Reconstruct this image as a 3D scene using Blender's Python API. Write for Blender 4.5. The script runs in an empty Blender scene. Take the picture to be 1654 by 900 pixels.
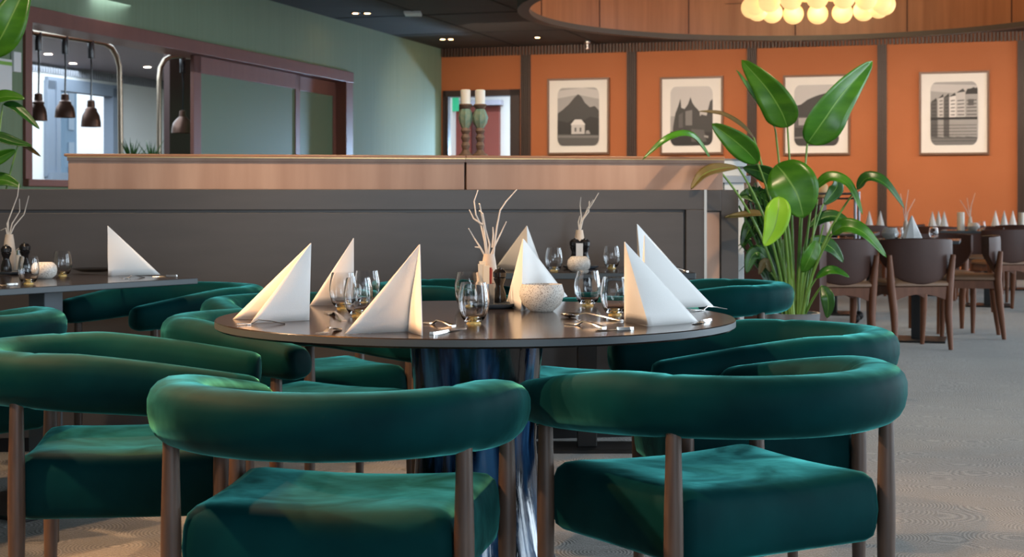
import bpy, bmesh, math, random
from mathutils import Vector, Matrix
random.seed(7)
PI = math.pi
sc = bpy.context.scene
COL = sc.collection

# ------------------------------------------------------------------ camera numbers
F, YH, CX, H = 2510.0, 328.0, 827.0, 1.02          # focal length in px, horizon row, centre column, eye height

def at(px, py, z=0.0):                               # point at height z seen at a pixel
    s = (py - YH) / (H - z)
    return Vector(((px - CX) / s, F / s, z))
def far(px, py, Y):                                  # point at distance Y seen at a pixel
    return Vector(((px - CX) * Y / F, Y, H - (py - YH) * Y / F))

# room frame: origin in the corner of the green and orange walls, x along the orange wall, y into it
CORNER = Vector((-1.044, 23.0, 0)); TH = -math.atan2(763.0, 2510.0)
WX = Vector((math.cos(TH), math.sin(TH), 0)); WY = Vector((-math.sin(TH), math.cos(TH), 0))
def rw(x, y, z=0.0): return CORNER + WX * x + WY * y + Vector((0, 0, z))
def room_xy(P):
    d = P - CORNER; return d.dot(WX), d.dot(WY)
def on_back(px, py, c=0.0):                          # (x, z) on the plane room-y = c
    d = Vector(((px - CX) / F, 1.0, -(py - YH) / F)); o = Vector((0, 0, H))
    t = (c - (o - CORNER).dot(WY)) / d.dot(WY); P = o + d * t
    return room_xy(P)[0], P.z
def on_left(px, py, c=0.0):                          # (y, z) on the plane room-x = c
    d = Vector(((px - CX) / F, 1.0, -(py - YH) / F)); o = Vector((0, 0, H))
    t = (c - (o - CORNER).dot(WX)) / d.dot(WX); P = o + d * t
    return room_xy(P)[1], P.z

# ------------------------------------------------------------------ materials
def mat(name, col, rough=.5, metal=0, spec=.5, var=None, scale=8, stretch=(1, 1, 1), bump=0, bscale=200, **kw):
    m = bpy.data.materials.new(name); m.use_nodes = True
    nt = m.node_tree; p = nt.nodes['Principled BSDF']
    p.inputs['Base Color'].default_value = (*col, 1); p.inputs['Roughness'].default_value = rough
    p.inputs['Metallic'].default_value = metal; p.inputs['Specular IOR Level'].default_value = spec
    for k, v in kw.items(): p.inputs[k.replace('_', ' ')].default_value = v
    if var or bump:
        tc = nt.nodes.new('ShaderNodeTexCoord'); mp = nt.nodes.new('ShaderNodeMapping')
        mp.inputs['Scale'].default_value = stretch; nt.links.new(tc.outputs['Object'], mp.inputs['Vector'])
    if var:
        nz = nt.nodes.new('ShaderNodeTexNoise'); nz.inputs['Scale'].default_value = scale; nz.inputs['Detail'].default_value = 5
        rp = nt.nodes.new('ShaderNodeValToRGB')
        rp.color_ramp.elements[0].position = .3; rp.color_ramp.elements[1].position = .7
        rp.color_ramp.elements[0].color = (*col, 1); rp.color_ramp.elements[1].color = (*var, 1)
        nt.links.new(mp.outputs['Vector'], nz.inputs['Vector']); nt.links.new(nz.outputs['Fac'], rp.inputs['Fac'])
        nt.links.new(rp.outputs['Color'], p.inputs['Base Color'])
    if bump:
        n2 = nt.nodes.new('ShaderNodeTexNoise'); n2.inputs['Scale'].default_value = bscale
        bp = nt.nodes.new('ShaderNodeBump'); bp.inputs['Strength'].default_value = bump; bp.inputs['Distance'].default_value = .01
        nt.links.new(mp.outputs['Vector'], n2.inputs['Vector']); nt.links.new(n2.outputs['Fac'], bp.inputs['Height'])
        nt.links.new(bp.outputs['Normal'], p.inputs['Normal'])
    return m
def emit(name, col, st):
    m = bpy.data.materials.new(name); m.use_nodes = True; p = m.node_tree.nodes['Principled BSDF']
    p.inputs['Base Color'].default_value = (*col, 1)
    p.inputs['Emission Color'].default_value = (*col, 1); p.inputs['Emission Strength'].default_value = st
    return m

M = {}
M['velvet'] = mat('green_velvet', (.0004, .019, .022), .65, spec=.05, var=(.0009, .040, .043), scale=5, bump=.16, bscale=14,
                  Sheen_Weight=.62, Sheen_Roughness=.30, Sheen_Tint=(.15, .86, .80, 1))
M['walnut'] = mat('walnut_leg', (.060, .036, .026), .42, var=(.105, .066, .048), scale=14, stretch=(6, 6, .5))
M['black_top'] = mat('dark_table_top', (.018, .013, .011), .15, spec=.5, var=(.026, .019, .016), scale=5, stretch=(1, 6, 1))
M['black_metal'] = mat('black_metal', (.018, .017, .017), .4, metal=.3)
M['napkin'] = mat('white_paper_napkin', (.90, .885, .86), .85, spec=.15, bump=.08, bscale=500)
M['steel'] = mat('polished_steel', (.78, .76, .73), .24, metal=1)
M['chrome'] = mat('chrome', (.8, .8, .82), .1, metal=1)
M['glass'] = mat('clear_glass', (.97, .98, .99), 0.0, spec=.6, Transmission_Weight=1.0, IOR=1.42)
M['amber'] = mat('amber_glint', (1.0, .68, .22), .25, spec=.6, Transmission_Weight=.0, IOR=1.45)  # opaque amber standing for the refraction glint in the glass base
M['stoneware'] = mat('speckled_stoneware', (.80, .76, .70), .45, var=(.72, .68, .62), scale=40)
M['clay'] = mat('pale_clay', (.72, .60, .50), .6, var=(.62, .50, .40), scale=25)
M['twig'] = mat('white_twig', (.72, .66, .60), .7)
M['gloss_black'] = mat('gloss_black', (.012, .011, .012), .18)
M['slate'] = mat('blue_grey_slate', (.075, .09, .11), .25)
M['cup_metal'] = mat('grey_cup', (.22, .25, .29), .25, metal=.8)
M['packet_white'] = mat('packet_white', (.80, .72, .58), .6)
M['packet_red'] = mat('packet_red', (.42, .06, .04), .6)
M['divider'] = mat('dark_stained_panel', (.070, .058, .052), .36, var=(.082, .068, .061), scale=3, stretch=(1, 1, 5))
M['gap'] = mat('shadow_gap', (.006, .005, .005), .8)
M['oak'] = mat('warm_walnut_panel', (.38, .215, .145), .42, var=(.50, .31, .22), scale=2.2, stretch=(5, 5, .5))
M['oak_cap'] = mat('warm_walnut_cap', (.30, .135, .065), .35, var=(.38, .18, .085), scale=3, stretch=(.4, 4, 4))
M['brass'] = mat('brass_strip', (.75, .50, .24), .3, metal=1)
M['green_wall'] = mat('sage_green_wall', (.185, .25, .15), .75, var=(.205, .275, .17), scale=3, stretch=(8, 8, .3))
M['orange'] = mat('terracotta_panel', (.40, .115, .030), .7, var=(.43, .13, .038), scale=1.2)
M['slat'] = mat('dark_slat', (.060, .034, .024), .5)
M['ceiling'] = mat('dark_ceiling', (.030, .023, .020), .7, var=(.042, .033, .028), scale=1.5, stretch=(.3, 2.5, 1))
M['casing'] = mat('red_brown_casing', (.185, .066, .046), .45, var=(.21, .078, .055), scale=3, stretch=(4, 4, .6))
M['green_glass'] = mat('green_panel', (.15, .215, .135), .5, spec=.2)
M['drum'] = mat('drum_veneer', (.33, .125, .055), .4, var=(.45, .19, .09), scale=3, stretch=(4, 4, .25))
M['drum_rim'] = mat('drum_rim', (.10, .085, .075), .45)
M['white_wall'] = mat('white_wall', (.78, .78, .76), .8)
M['kitchen_ceiling'] = mat('kitchen_ceiling', (.16, .125, .135), .7)
M['paper'] = mat('picture_mount', (.78, .74, .68), .6)
M['frame'] = mat('picture_frame', (.16, .075, .040), .45)
M['leather'] = mat('brown_leather', (.060, .024, .016), .5, spec=.3, var=(.075, .031, .021), scale=6)
M['chair_wood'] = mat('brown_chair_wood', (.16, .055, .024), .42, spec=.35, var=(.22, .082, .038), scale=5, stretch=(5, 5, .6))
M['tan_seat'] = mat('tan_seat', (.27, .145, .080), .5)
M['leaf'] = mat('strelitzia_leaf', (.030, .135, .008), .30, spec=.5, var=(.070, .23, .014), scale=7, stretch=(1, 1, 3))
M['leaf_bright'] = mat('young_leaf', (.22, .52, .02), .38, var=(.30, .62, .03), scale=9)
M['leaf_dark'] = mat('dark_leaf', (.016, .075, .010), .32, var=(.03, .12, .016), scale=9)
M['leaf_dry'] = mat('dried_leaf', (.10, .085, .02), .5, var=(.16, .10, .03), scale=10)
M['vein'] = mat('leaf_midrib', (.16, .34, .06), .4)
M['stem'] = mat('leaf_stem', (.16, .30, .055), .4)
M['soil'] = mat('soil', (.03, .02, .014), .9, bump=.6, bscale=60)
M['pot'] = mat('grey_metal_pot', (.30, .31, .33), .3, metal=.7)
M['white_plain'] = mat('white_lacquer', (.80, .80, .79), .35)
M['candle'] = mat('ivory_wax', (.82, .76, .66), .5, Subsurface_Weight=.2)
M['verdigris'] = mat('verdigris', (.10, .22, .17), .6, var=(.28, .30, .19), scale=40)
M['rust'] = mat('carved_brown', (.13, .075, .045), .6, var=(.20, .13, .09), scale=40)
M['copper_dark'] = mat('dark_copper_shade', (.09, .045, .030), .35, metal=.6)
M['red_door'] = mat('red_brown_door', (.22, .045, .030), .45)
M['exit'] = emit('exit_green', (.03, .40, .20), .35)
M['globe'] = emit('glowing_globe', (1.0, .66, .27), .85)
M['spot'] = emit('downlight_glow', (1.0, .78, .5), 9)
M['window_frame'] = mat('window_frame_grey', (.20, .24, .30), .5)
M['peach'] = mat('peach_napkin', (.80, .52, .34), .8)

def nap(m):      # brushed pile: the sheen of the velvet varies in soft patches
    nt = m.node_tree; p = nt.nodes['Principled BSDF']; L = nt.links.new
    tc = nt.nodes.new('ShaderNodeTexCoord'); nz = nt.nodes.new('ShaderNodeTexNoise'); nz.inputs['Scale'].default_value = 5.5; nz.inputs['Detail'].default_value = 4
    nz.inputs['Distortion'].default_value = 1.2
    mr = nt.nodes.new('ShaderNodeMapRange'); mr.inputs['From Min'].default_value = .32; mr.inputs['From Max'].default_value = .70
    mr.inputs['To Min'].default_value = .20; mr.inputs['To Max'].default_value = 1.0
    L(tc.outputs['Object'], nz.inputs['Vector']); L(nz.outputs['Fac'], mr.inputs['Value']); L(mr.outputs[0], p.inputs['Sheen Weight'])
nap(M['velvet'])
M['table_edge_lit'] = mat('table_edge_daylight', (.060, .074, .084), .42)  # blue daylight on the table rims put into the edge colour
M['lit_post'] = mat('blue_lit_post', (.085, .11, .135), .42)  # lighter blue copy of the black metal: window light painted on the column
# speckled bowl: dark dots
def speckle(m, thr=.30, sc_=220):
    nt = m.node_tree; p = nt.nodes['Principled BSDF']; old = p.inputs['Base Color'].links[0].from_socket
    tc = nt.nodes.new('ShaderNodeTexCoord'); v = nt.nodes.new('ShaderNodeTexVoronoi'); v.inputs['Scale'].default_value = sc_
    lt = nt.nodes.new('ShaderNodeMath'); lt.operation = 'LESS_THAN'; lt.inputs[1].default_value = thr
    mx = nt.nodes.new('ShaderNodeMix'); mx.data_type = 'RGBA'; mx.inputs[7].default_value = (.20, .15, .11, 1)
    nt.links.new(tc.outputs['Object'], v.inputs['Vector']); nt.links.new(v.outputs['Distance'], lt.inputs[0])
    nt.links.new(lt.outputs[0], mx.inputs[0]); nt.links.new(old, mx.inputs[6]); nt.links.new(mx.outputs[2], p.inputs['Base Color'])
speckle(M['stoneware'], .30, 290)

# glazed pedestal: streaked reflections put into its navy-black colour
def glaze():
    m = bpy.data.materials.new('navy_glaze_reflections'); m.use_nodes = True; nt = m.node_tree; p = nt.nodes['Principled BSDF']
    tc = nt.nodes.new('ShaderNodeTexCoord'); mp = nt.nodes.new('ShaderNodeMapping'); mp.inputs['Scale'].default_value = (14, 14, 1.6)
    nz = nt.nodes.new('ShaderNodeTexNoise'); nz.inputs['Scale'].default_value = 1.4; nz.inputs['Detail'].default_value = 8
    rp = nt.nodes.new('ShaderNodeValToRGB'); e = rp.color_ramp.elements
    e[0].position = .44; e[0].color = (.002, .003, .006, 1); e[1].position = .64; e[1].color = (.05, .17, .36, 1)
    q = e.new(.50); q.color = (.008, .030, .085, 1)
    nt.links.new(tc.outputs['Object'], mp.inputs['Vector']); nt.links.new(mp.outputs['Vector'], nz.inputs['Vector'])
    nt.links.new(nz.outputs['Fac'], rp.inputs['Fac']); nt.links.new(rp.outputs['Color'], p.inputs['Base Color'])
    bp = nt.nodes.new('ShaderNodeBump'); bp.inputs['Strength'].default_value = .35; bp.inputs['Distance'].default_value = .012
    nt.links.new(nz.outputs['Fac'], bp.inputs['Height']); nt.links.new(bp.outputs['Normal'], p.inputs['Normal'])
    p.inputs['Roughness'].default_value = .08; p.inputs['Coat Weight'].default_value = .6
    return m
M['glaze'] = glaze()

# carpet: overlapping fans of fine ripples, as woven
def carpet():
    m = bpy.data.materials.new('ripple_carpet'); m.use_nodes = True; nt = m.node_tree; p = nt.nodes['Principled BSDF']; L = nt.links.new
    tc = nt.nodes.new('ShaderNodeTexCoord'); mp = nt.nodes.new('ShaderNodeMapping'); mp.inputs['Rotation'].default_value = (0, 0, .35)
    L(tc.outputs['Object'], mp.inputs['Vector'])
    v = nt.nodes.new('ShaderNodeTexVoronoi'); v.inputs['Scale'].default_value = 4.2; v.inputs['Randomness'].default_value = 1.0
    L(mp.outputs['Vector'], v.inputs['Vector'])
    mu = nt.nodes.new('ShaderNodeMath'); mu.operation = 'MULTIPLY'; mu.inputs[1].default_value = 140
    L(v.outputs['Distance'], mu.inputs[0])
    sn = nt.nodes.new('ShaderNodeMath'); sn.operation = 'SINE'; L(mu.outputs[0], sn.inputs[0])
    nz = nt.nodes.new('ShaderNodeTexNoise'); nz.inputs['Scale'].default_value = 160; nz.inputs['Detail'].default_value = 3
    L(mp.outputs['Vector'], nz.inputs['Vector'])
    n3 = nt.nodes.new('ShaderNodeTexNoise'); n3.inputs['Scale'].default_value = .9; n3.inputs['Detail'].default_value = 4
    L(mp.outputs['Vector'], n3.inputs['Vector'])
    a = nt.nodes.new('ShaderNodeMath'); a.operation = 'MULTIPLY_ADD'; a.inputs[1].default_value = .17; L(sn.outputs[0], a.inputs[0]); L(nz.outputs['Fac'], a.inputs[2])
    b = nt.nodes.new('ShaderNodeMath'); b.operation = 'MULTIPLY_ADD'; b.inputs[1].default_value = .5; L(n3.outputs['Fac'], b.inputs[0]); L(a.outputs[0], b.inputs[2])
    rp = nt.nodes.new('ShaderNodeValToRGB'); e = rp.color_ramp.elements
    e[0].position = .48; e[0].color = (.085, .070, .050, 1); e[1].position = 1.05; e[1].color = (.27, .235, .185, 1)
    L(b.outputs[0], rp.inputs['Fac']); L(rp.outputs['Color'], p.inputs['Base Color'])
    bp = nt.nodes.new('ShaderNodeBump'); bp.inputs['Strength'].default_value = .5; bp.inputs['Distance'].default_value = .006
    L(a.outputs[0], bp.inputs['Height']); L(bp.outputs['Normal'], p.inputs['Normal'])
    p.inputs['Roughness'].default_value = .95; p.inputs['Specular IOR Level'].default_value = .15
    p.inputs['Sheen Weight'].default_value = .3
    return m
M['carpet'] = carpet()

# ------------------------------------------------------------------ mesh builder
class MB:
    def __init__(s): s.bm = bmesh.new(); s.mi = 0
    def face(s, vs):
        try:
            f = s.bm.faces.new(vs); f.material_index = s.mi; return f
        except ValueError: return None
    def poly(s, pts): return s.face([s.bm.verts.new(p) for p in pts])
    def box(s, a, b, R=None):
        x0, y0, z0 = a; x1, y1, z1 = b
        P = [Vector(p) for p in ((x0,y0,z0),(x1,y0,z0),(x1,y1,z0),(x0,y1,z0),(x0,y0,z1),(x1,y0,z1),(x1,y1,z1),(x0,y1,z1))]
        if R: P = [R(p) for p in P]
        v = [s.bm.verts.new(p) for p in P]
        for q in ((3,2,1,0),(4,5,6,7),(0,1,5,4),(1,2,6,5),(2,3,7,6),(3,0,4,7)): s.face([v[i] for i in q])
        return s
    def rings(s, rings, cap=True, closed=True):
        R = [[s.bm.verts.new(p) for p in r] for r in rings]; n = len(R[0])
        for i in range(len(R) - 1):
            for j in range(n if closed else n - 1):
                s.face([R[i][j], R[i][(j+1) % n], R[i+1][(j+1) % n], R[i+1][j]])
        if cap: s.face(R[0][::-1]); s.face(R[-1])
        return s
    def lathe(s, prof, c=(0,0,0), n=24, cap=True, flute=0, k=0):
        out = []
        for r, z in prof:
            out.append([(c[0] + r*(1+flute*math.cos(k*2*PI*j/n))*math.cos(2*PI*j/n), c[1] + r*(1+flute*math.cos(k*2*PI*j/n))*math.sin(2*PI*j/n), c[2]+z) for j in range(n)])
        return s.rings(out, cap)
    def tube(s, pts, rad, n=8, cap=True):
        pts = [Vector(p) for p in pts]
        if not hasattr(rad, '__len__'): rad = [rad] * len(pts)
        t0 = (pts[1] - pts[0]).normalized()
        u = t0.orthogonal().normalized(); out = []
        for i, p in enumerate(pts):
            t = (pts[min(i+1, len(pts)-1)] - pts[max(i-1, 0)]).normalized()
            u = (u - t * u.dot(t)).normalized(); w = t.cross(u)
            out.append([p + (u*math.cos(2*PI*j/n) + w*math.sin(2*PI*j/n)) * rad[i] for j in range(n)])
        return s.rings(out, cap)
    def ball(s, c, r, n=16, m=10, sq=1.0):
        out = [[(c[0]+r*math.sin(PI*i/m)*math.cos(2*PI*j/n), c[1]+r*math.sin(PI*i/m)*math.sin(2*PI*j/n), c[2]-r*sq*math.cos(PI*i/m)) for j in range(n)] for i in range(1, m)]
        return s.rings(out)
    def prism(s, pts, z0, z1):
        return s.rings([[(x, y, z0) for x, y in pts], [(x, y, z1) for x, y in pts]])
    def edge(s, z0, z1):      # upright faces of a top take the second material
        for f in s.bm.faces:
            if z0 <= f.calc_center_median().z <= z1: f.material_index = 1
        return s
    def build(s, name, mats, parent=None, smooth=True, bevel=0, seg=2, ang=40):
        bmesh.ops.recalc_face_normals(s.bm, faces=s.bm.faces[:])
        me = bpy.data.meshes.new(name); s.bm.to_mesh(me); s.bm.free()
        for m_ in (mats if isinstance(mats, (list, tuple)) else [mats]): me.materials.append(m_)
        o = bpy.data.objects.new(name, me); COL.objects.link(o)
        if parent: o.parent = parent
        if smooth:
            for p in me.polygons: p.use_smooth = True
            try: me.set_sharp_from_angle(angle=math.radians(ang))
            except Exception: pass
        if bevel:
            b = o.modifiers.new('Bevel', 'BEVEL'); b.width = bevel; b.segments = seg; b.limit_method = 'ANGLE'; b.angle_limit = math.radians(50)
        return o

def tag(o, label, cat, group=None, kind=None):
    o['label'] = label; o['category'] = cat
    if group: o['group'] = group
    if kind: o['kind'] = kind
    return o
def thing(name, label, cat, loc=(0,0,0), rz=0, group=None):
    o = bpy.data.objects.new(name, None); COL.objects.link(o); o.empty_display_size = .1
    o.location = loc; o.rotation_euler = (0, 0, rz)
    return tag(o, label, cat, group)
def struct(o):
    o['kind'] = 'structure'; return o
def dup(root, loc, rz, label, scale=None):
    r = root.copy(); COL.objects.link(r); r.location = loc; r.rotation_euler = (0, 0, rz); r['label'] = label
    if scale: r.scale = (scale,) * 3
    for ch in list(root.children):
        c = ch.copy(); COL.objects.link(c); c.parent = r
        for g in list(ch.children):
            d = g.copy(); COL.objects.link(d); d.parent = c
    return r
def sm(x): x = max(0, min(1, x)); return x*x*(3-2*x)
RR = lambda p: rw(p[0], p[1], p[2])

# ------------------------------------------------------------------ the room
CEIL = 3.30
# floor
b = MB(); b.poly([rw(-6, -32), rw(26, -32), rw(26, 6), rw(-6, 6)]); b.build('floor', M['carpet'], smooth=False); struct(bpy.data.objects['floor'])
# ceiling with the round hole of the drum
DC = Vector((2.95, 15.0, 0)); DR = 2.80
b = MB(); N = 96; inner = []; outer = []
cx, cy = room_xy(DC)
for i in range(N):
    a = 2*PI*i/N; dx, dy = math.cos(a), math.sin(a)
    inner.append(rw(cx + (DR+.05)*dx, cy + (DR+.05)*dy, CEIL))
    ts = []
    for lim, c0, dd in ((-.1, cx, dx), (18, cx, dx), (-32, cy, dy), (.1, cy, dy)):
        if abs(dd) > 1e-9:
            t = (lim - c0)/dd
            if t > 0: ts.append(t)
    t = min(ts); outer.append((cx + t*dx, cy + t*dy, a))
vi = [b.bm.verts.new(p) for p in inner]; vo = [b.bm.verts.new(rw(x, y, CEIL)) for x, y, _ in outer]
corners = [(-.1, -32), (18, -32), (18, .1), (-.1, .1)]
for i in range(N):
    j = (i+1) % N
    x0, y0, _ = outer[i]; x1, y1, _ = outer[j]; ex = None
    if abs(x0-x1) > 1e-6 and abs(y0-y1) > 1e-6:
        ex = min(corners, key=lambda c: (c[0]-(x0+x1)/2)**2 + (c[1]-(y0+y1)/2)**2)
    vs = [vi[i], vo[i]] + ([b.bm.verts.new(rw(*ex, CEIL))] if ex else []) + [vo[j], vi[j]]
    b.face(vs)
ce = struct(b.build('ceiling', M['ceiling'], smooth=False))
so = ce.modifiers.new('Solidify', 'SOLIDIFY'); so.thickness = .02; so.offset = 1
# ceiling panel joints
b = MB()
for y in range(-20, 0, 2): b.box((0.02, y-.012, CEIL-.006), (8, y+.012, CEIL-.003), RR)
for x in (1.2, 2.4, 3.6): b.box((x-.012, -20, CEIL-.006), (x+.012, -.05, CEIL-.003), RR)
struct(b.build('trim_ceiling_joint', M['gap'], smooth=False))

# left (green) wall with the pass opening
yA, zT = on_left(38, 12); yB, zT2 = on_left(567, 120); zS = 1.22; zT = 2.66
b = MB(); w = .16
for y0, y1, z0, z1 in ((-32, yA, 0, CEIL), (yB, .12, 0, CEIL), (yA, yB, 0, zS), (yA, yB, zT, CEIL)): b.box((-w, y0, z0), (0, y1, z1), RR)
struct(b.build('wall_left', M['green_wall'], smooth=False))
# casing around the opening
b = MB(); cw = on_left(48, 100)[0] - yA
b.box((-w-.01, yA-.01, zS), (.03, yA+cw, zT), RR); b.box((-w-.15, yB-.22, zS), (.03, yB, zT), RR)
b.box((-w-.15, yA-.01, zT-.12), (.035, yB+.01, zT+.015), RR); b.box((-w-.05, yA-.01, zS-.06), (.06, yB+.01, zS), RR)
struct(b.build('trim_pass', M['casing'], smooth=False, bevel=.006))

# back (orange) wall with the door hole
x0d, zd = on_back(716, 147); x1d, _ = on_back(840, 147)
b = MB()
for x0, x1, z0, z1 in ((0, x0d, 0, CEIL), (x1d, 18, 0, CEIL), (x0d, x1d, zd, CEIL)): b.box((x0, 0, z0), (x1, .15, z1), RR)
struct(b.build('wall_back', M['orange'], smooth=False))
# slatted band under the ceiling and slatted posts
b = MB(); x = .02
while x < 12: b.box((x, -.05, CEIL-.125), (x+.028, 0, CEIL), RR); x += .048
struct(b.build('trim_band', M['slat'], smooth=False))
for n, px in enumerate((850, 1021, 1215, 1425, 1651)):
    xa, _ = on_back(px-7.5, 200); xb, _ = on_back(px+7.5, 200); b = MB(); k = 5; st = (xb-xa)/k
    b.box((xa, -.015, 0), (xb, -.001, CEIL-.125), RR)
    for i in range(k): b.box((xa+i*st, -.055, 0), (xa+i*st+st*.6, -.015, CEIL-.125), RR)
    struct(b.build('trim_%d' % (n+1), M['slat'], smooth=False))
struct(MB().box((x1d+.02, -.02, 0), (12, -.001, .12), RR).build('baseboard_back', M['slat'], smooth=False))
# door frame and the bright corridor behind it
b = MB(); fw = .09
b.box((x0d, -.03, 0), (x0d+fw*.5, .17, zd), RR); b.box((x1d-fw*1.6, -.03, 0), (x1d, .17, zd), RR); b.box((x0d, -.03, zd-fw), (x1d, .17, zd), RR)
xm, _ = on_back(721, 200); b.box((xm, -.01, 0), (xm+.03, .1, zd-fw), RR)
struct(b.build('door_1', mat('door_frame_dark', (.035, .020, .018), .5), smooth=False))
b = MB()
b.box((x0d-.8, 3.0, 0), (x1d+1.2, 3.1, 3.2), RR); b.box((x0d-.9, .15, 0), (x0d-.8, 3.1, 3.2), RR); b.box((x1d+1.2, .15, 0), (x1d+1.3, 3.1, 3.2), RR)
b.box((x0d-.8, .15, 3.15), (x1d+1.2, 3.1, 3.25), RR)
struct(b.build('wall_corridor', M['white_wall'], smooth=False))
# red inner door in the corridor, with lintel and exit sign
def bp_(px, py, c): return on_back(px, py, c)
xl, zt = bp_(736, 172, 2.9); xr, _ = bp_(806, 172, 2.9); b = MB()
b.box((xl, 2.90, 0), (xl+.26, 2.99, zt), RR); b.box((xr-.26, 2.90, 0), (xr, 2.99, zt), RR); b.box((xl, 2.90, zt-.10), (xr, 2.99, zt), RR)
b.mi = 1; b.box((xl+.26, 2.95, 0), (xr-.26, 2.99, zt-.10), RR)
b.mi = 2; b.box((xl-.05, 2.80, zt+.01), (xr+.05, 2.99, zt+.09), RR)
struct(b.build('door_2', [M['red_door'], mat('dark_door_leaf', (.08, .018, .015), .4), mat('door_lintel', (.45, .45, .55), .5)], smooth=False))
xs, zs = bp_(735, 168, 2.75); o = MB().box((xs-.10, 2.72, zs-.12), (xs+.06, 2.78, zs+.12), RR).build('exit_sign', M['exit'], smooth=False, bevel=.005)
tag(o, 'small green lit exit sign beside the red-brown corridor door', 'sign')

# windows walls to the right of and behind the camera, where the daylight comes from
def window_wall(name, P0, P1, step, zlo, zhi):
    d = (P1 - P0); Ln = d.length; d.normalize(); nrm = Vector((-d.y, d.x, 0))
    R = lambda p: P0 + d*p[0] + nrm*p[1] + Vector((0, 0, p[2]))
    b = MB(); b.box((0, -.08, 0), (Ln, .08, zlo), R); b.box((0, -.08, zhi), (Ln, .08, CEIL), R)
    x = 0
    while x < Ln: b.box((x, -.07, zlo), (x+.14, .07, zhi), R); x += step
    struct(b.build(name, M['window_frame'], smooth=False))
window_wall('wall_right', Vector((4.3, -3.5, 0)), Vector((4.3, -3.5, 0)) + WY*28, 1.7, .35, 3.05)
window_wall('wall_front', Vector((-6.5, -3.5, 0)), Vector((4.3, -3.5, 0)), 1.8, .35, 3.05)

# ------------------------------------------------------------------ the kitchen beyond the pass
KX = -4.6; KC = 2.92
b = MB(); b.box((KX, -24, KC), (-w, .1, KC+.05), RR); struct(b.build('ceiling_kitchen', M['kitchen_ceiling'], smooth=False))
ya, za = on_left(72, 116, KX); yb, zb = on_left(190, 280, KX); zwt = 2.70; zwb = on_left(130, 287, KX)[1]
b = MB()
for y0, y1, z0, z1 in ((-24, ya, 0, KC), (yb, .1, 0, KC), (ya, yb, 0, zwb), (ya, yb, zwt, KC)): b.box((KX-.15, y0, z0), (KX, y1, z1), RR)
b.box((KX, .0, 0), (-w, .1, KC), RR)
struct(b.build('wall_kitchen', M['white_wall'], smooth=False))
b = MB()
for y in (ya-.02, yb-.22): b.box((KX-.1, y, zwb), (KX+.06, y+.24, zwt), RR)
y87 = on_left(87, 200, KX)[0]; b.box((KX-.1, y87-.05, zwb), (KX+.08, y87+.05, zwt), RR)
b.box((KX-.1, ya, zwt-.12), (KX+.06, yb, zwt+.05), RR); b.box((KX-.1, ya, zwb-.04), (KX+.12, yb, zwb+.06), RR)
struct(b.build('window_1', M['window_frame'], smooth=False))
b = MB(); y = -14
while y < 0: b.box((KX, y, 2.80), (KX+.04, y+.03, KC), RR); y += .06
struct(b.build('trim_kitchen_band', mat('grey_slat', (.30, .31, .34), .6), smooth=False))
# building seen outside the kitchen window
yo1 = on_left(104, 200, KX-9)[0]; yo2 = on_left(124, 200, KX-9)[0]
o = MB().box((KX-9.6, yo1, 0), (KX-9, yo2, 4.6), RR).build('street_building', mat('blue_grey_facade', (.22, .34, .46), .5), smooth=False)
bwm = mat('building_window', (.35, .45, .55), .2)
for z in (1.6, 2.2, 2.8, 3.4): MB().box((KX-8.995, yo1+.15, z), (KX-8.97, yo2-.15, z+.3), RR).build('window', bwm, o, smooth=False)
tag(o, 'blue-grey building outside the kitchen window', 'building')
# dark red-brown post behind the pass
yp0 = on_left(270, 200, -.75)[0]; yp1 = on_left(312, 200, -.75)[0]
struct(MB().box((-.79, yp0, 0), (-.72, yp1+.05, KC), RR).build('wall_kitchen_post', mat('dark_red_post', (.045, .017, .014), .5), smooth=False))
# pass counter
o = MB().box((-.70, yA+.1, zS-.05), (-w, yB-.3, zS), RR).build('pass_counter', mat('counter_stone', (.10, .085, .08), .3), smooth=False, bevel=.004)
MB().box((-.66, yA+.1, 0), (-w-.05, yB-.3, zS-.05), RR).build('cabinet_body', M['casing'], o, smooth=False)
tag(o, 'dark kitchen pass counter behind the serving opening', 'counter')
# sliding panels
def sliding(px0, px1, c, label, group):
    y0 = on_left(px0, 200, c)[0]; y1 = on_left(px1, 200, c)[0]
    b = MB(); st = .16
    b.box((c-.04, y0, zS+.001), (c, y0+st, zT-.125), RR); b.box((c-.04, y1-st*.8, zS+.001), (c, y1, zT-.125), RR)
    b.box((c-.04, y0, zT-.30), (c, y1, zT-.125), RR); b.box((c-.04, y0, zS+.001), (c, y1, zS+.12), RR)
    o = b.build('sliding_panel', M['casing'], smooth=False, bevel=.004)
    MB().box((c-.03, y0+st*.9, zS+.10), (c-.012, y1-st*.7, zT-.28), RR).build('pane', M['green_glass'], o, smooth=False)
    tag(o, label, 'sliding panel', group)
sliding(313, 485, -.05, 'wide sliding screen with green pane in the serving opening', 'sliding screens of the pass')
sliding(470, 545, -.11, 'narrow sliding screen with green pane beside the dark jamb', 'sliding screens of the pass')

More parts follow.
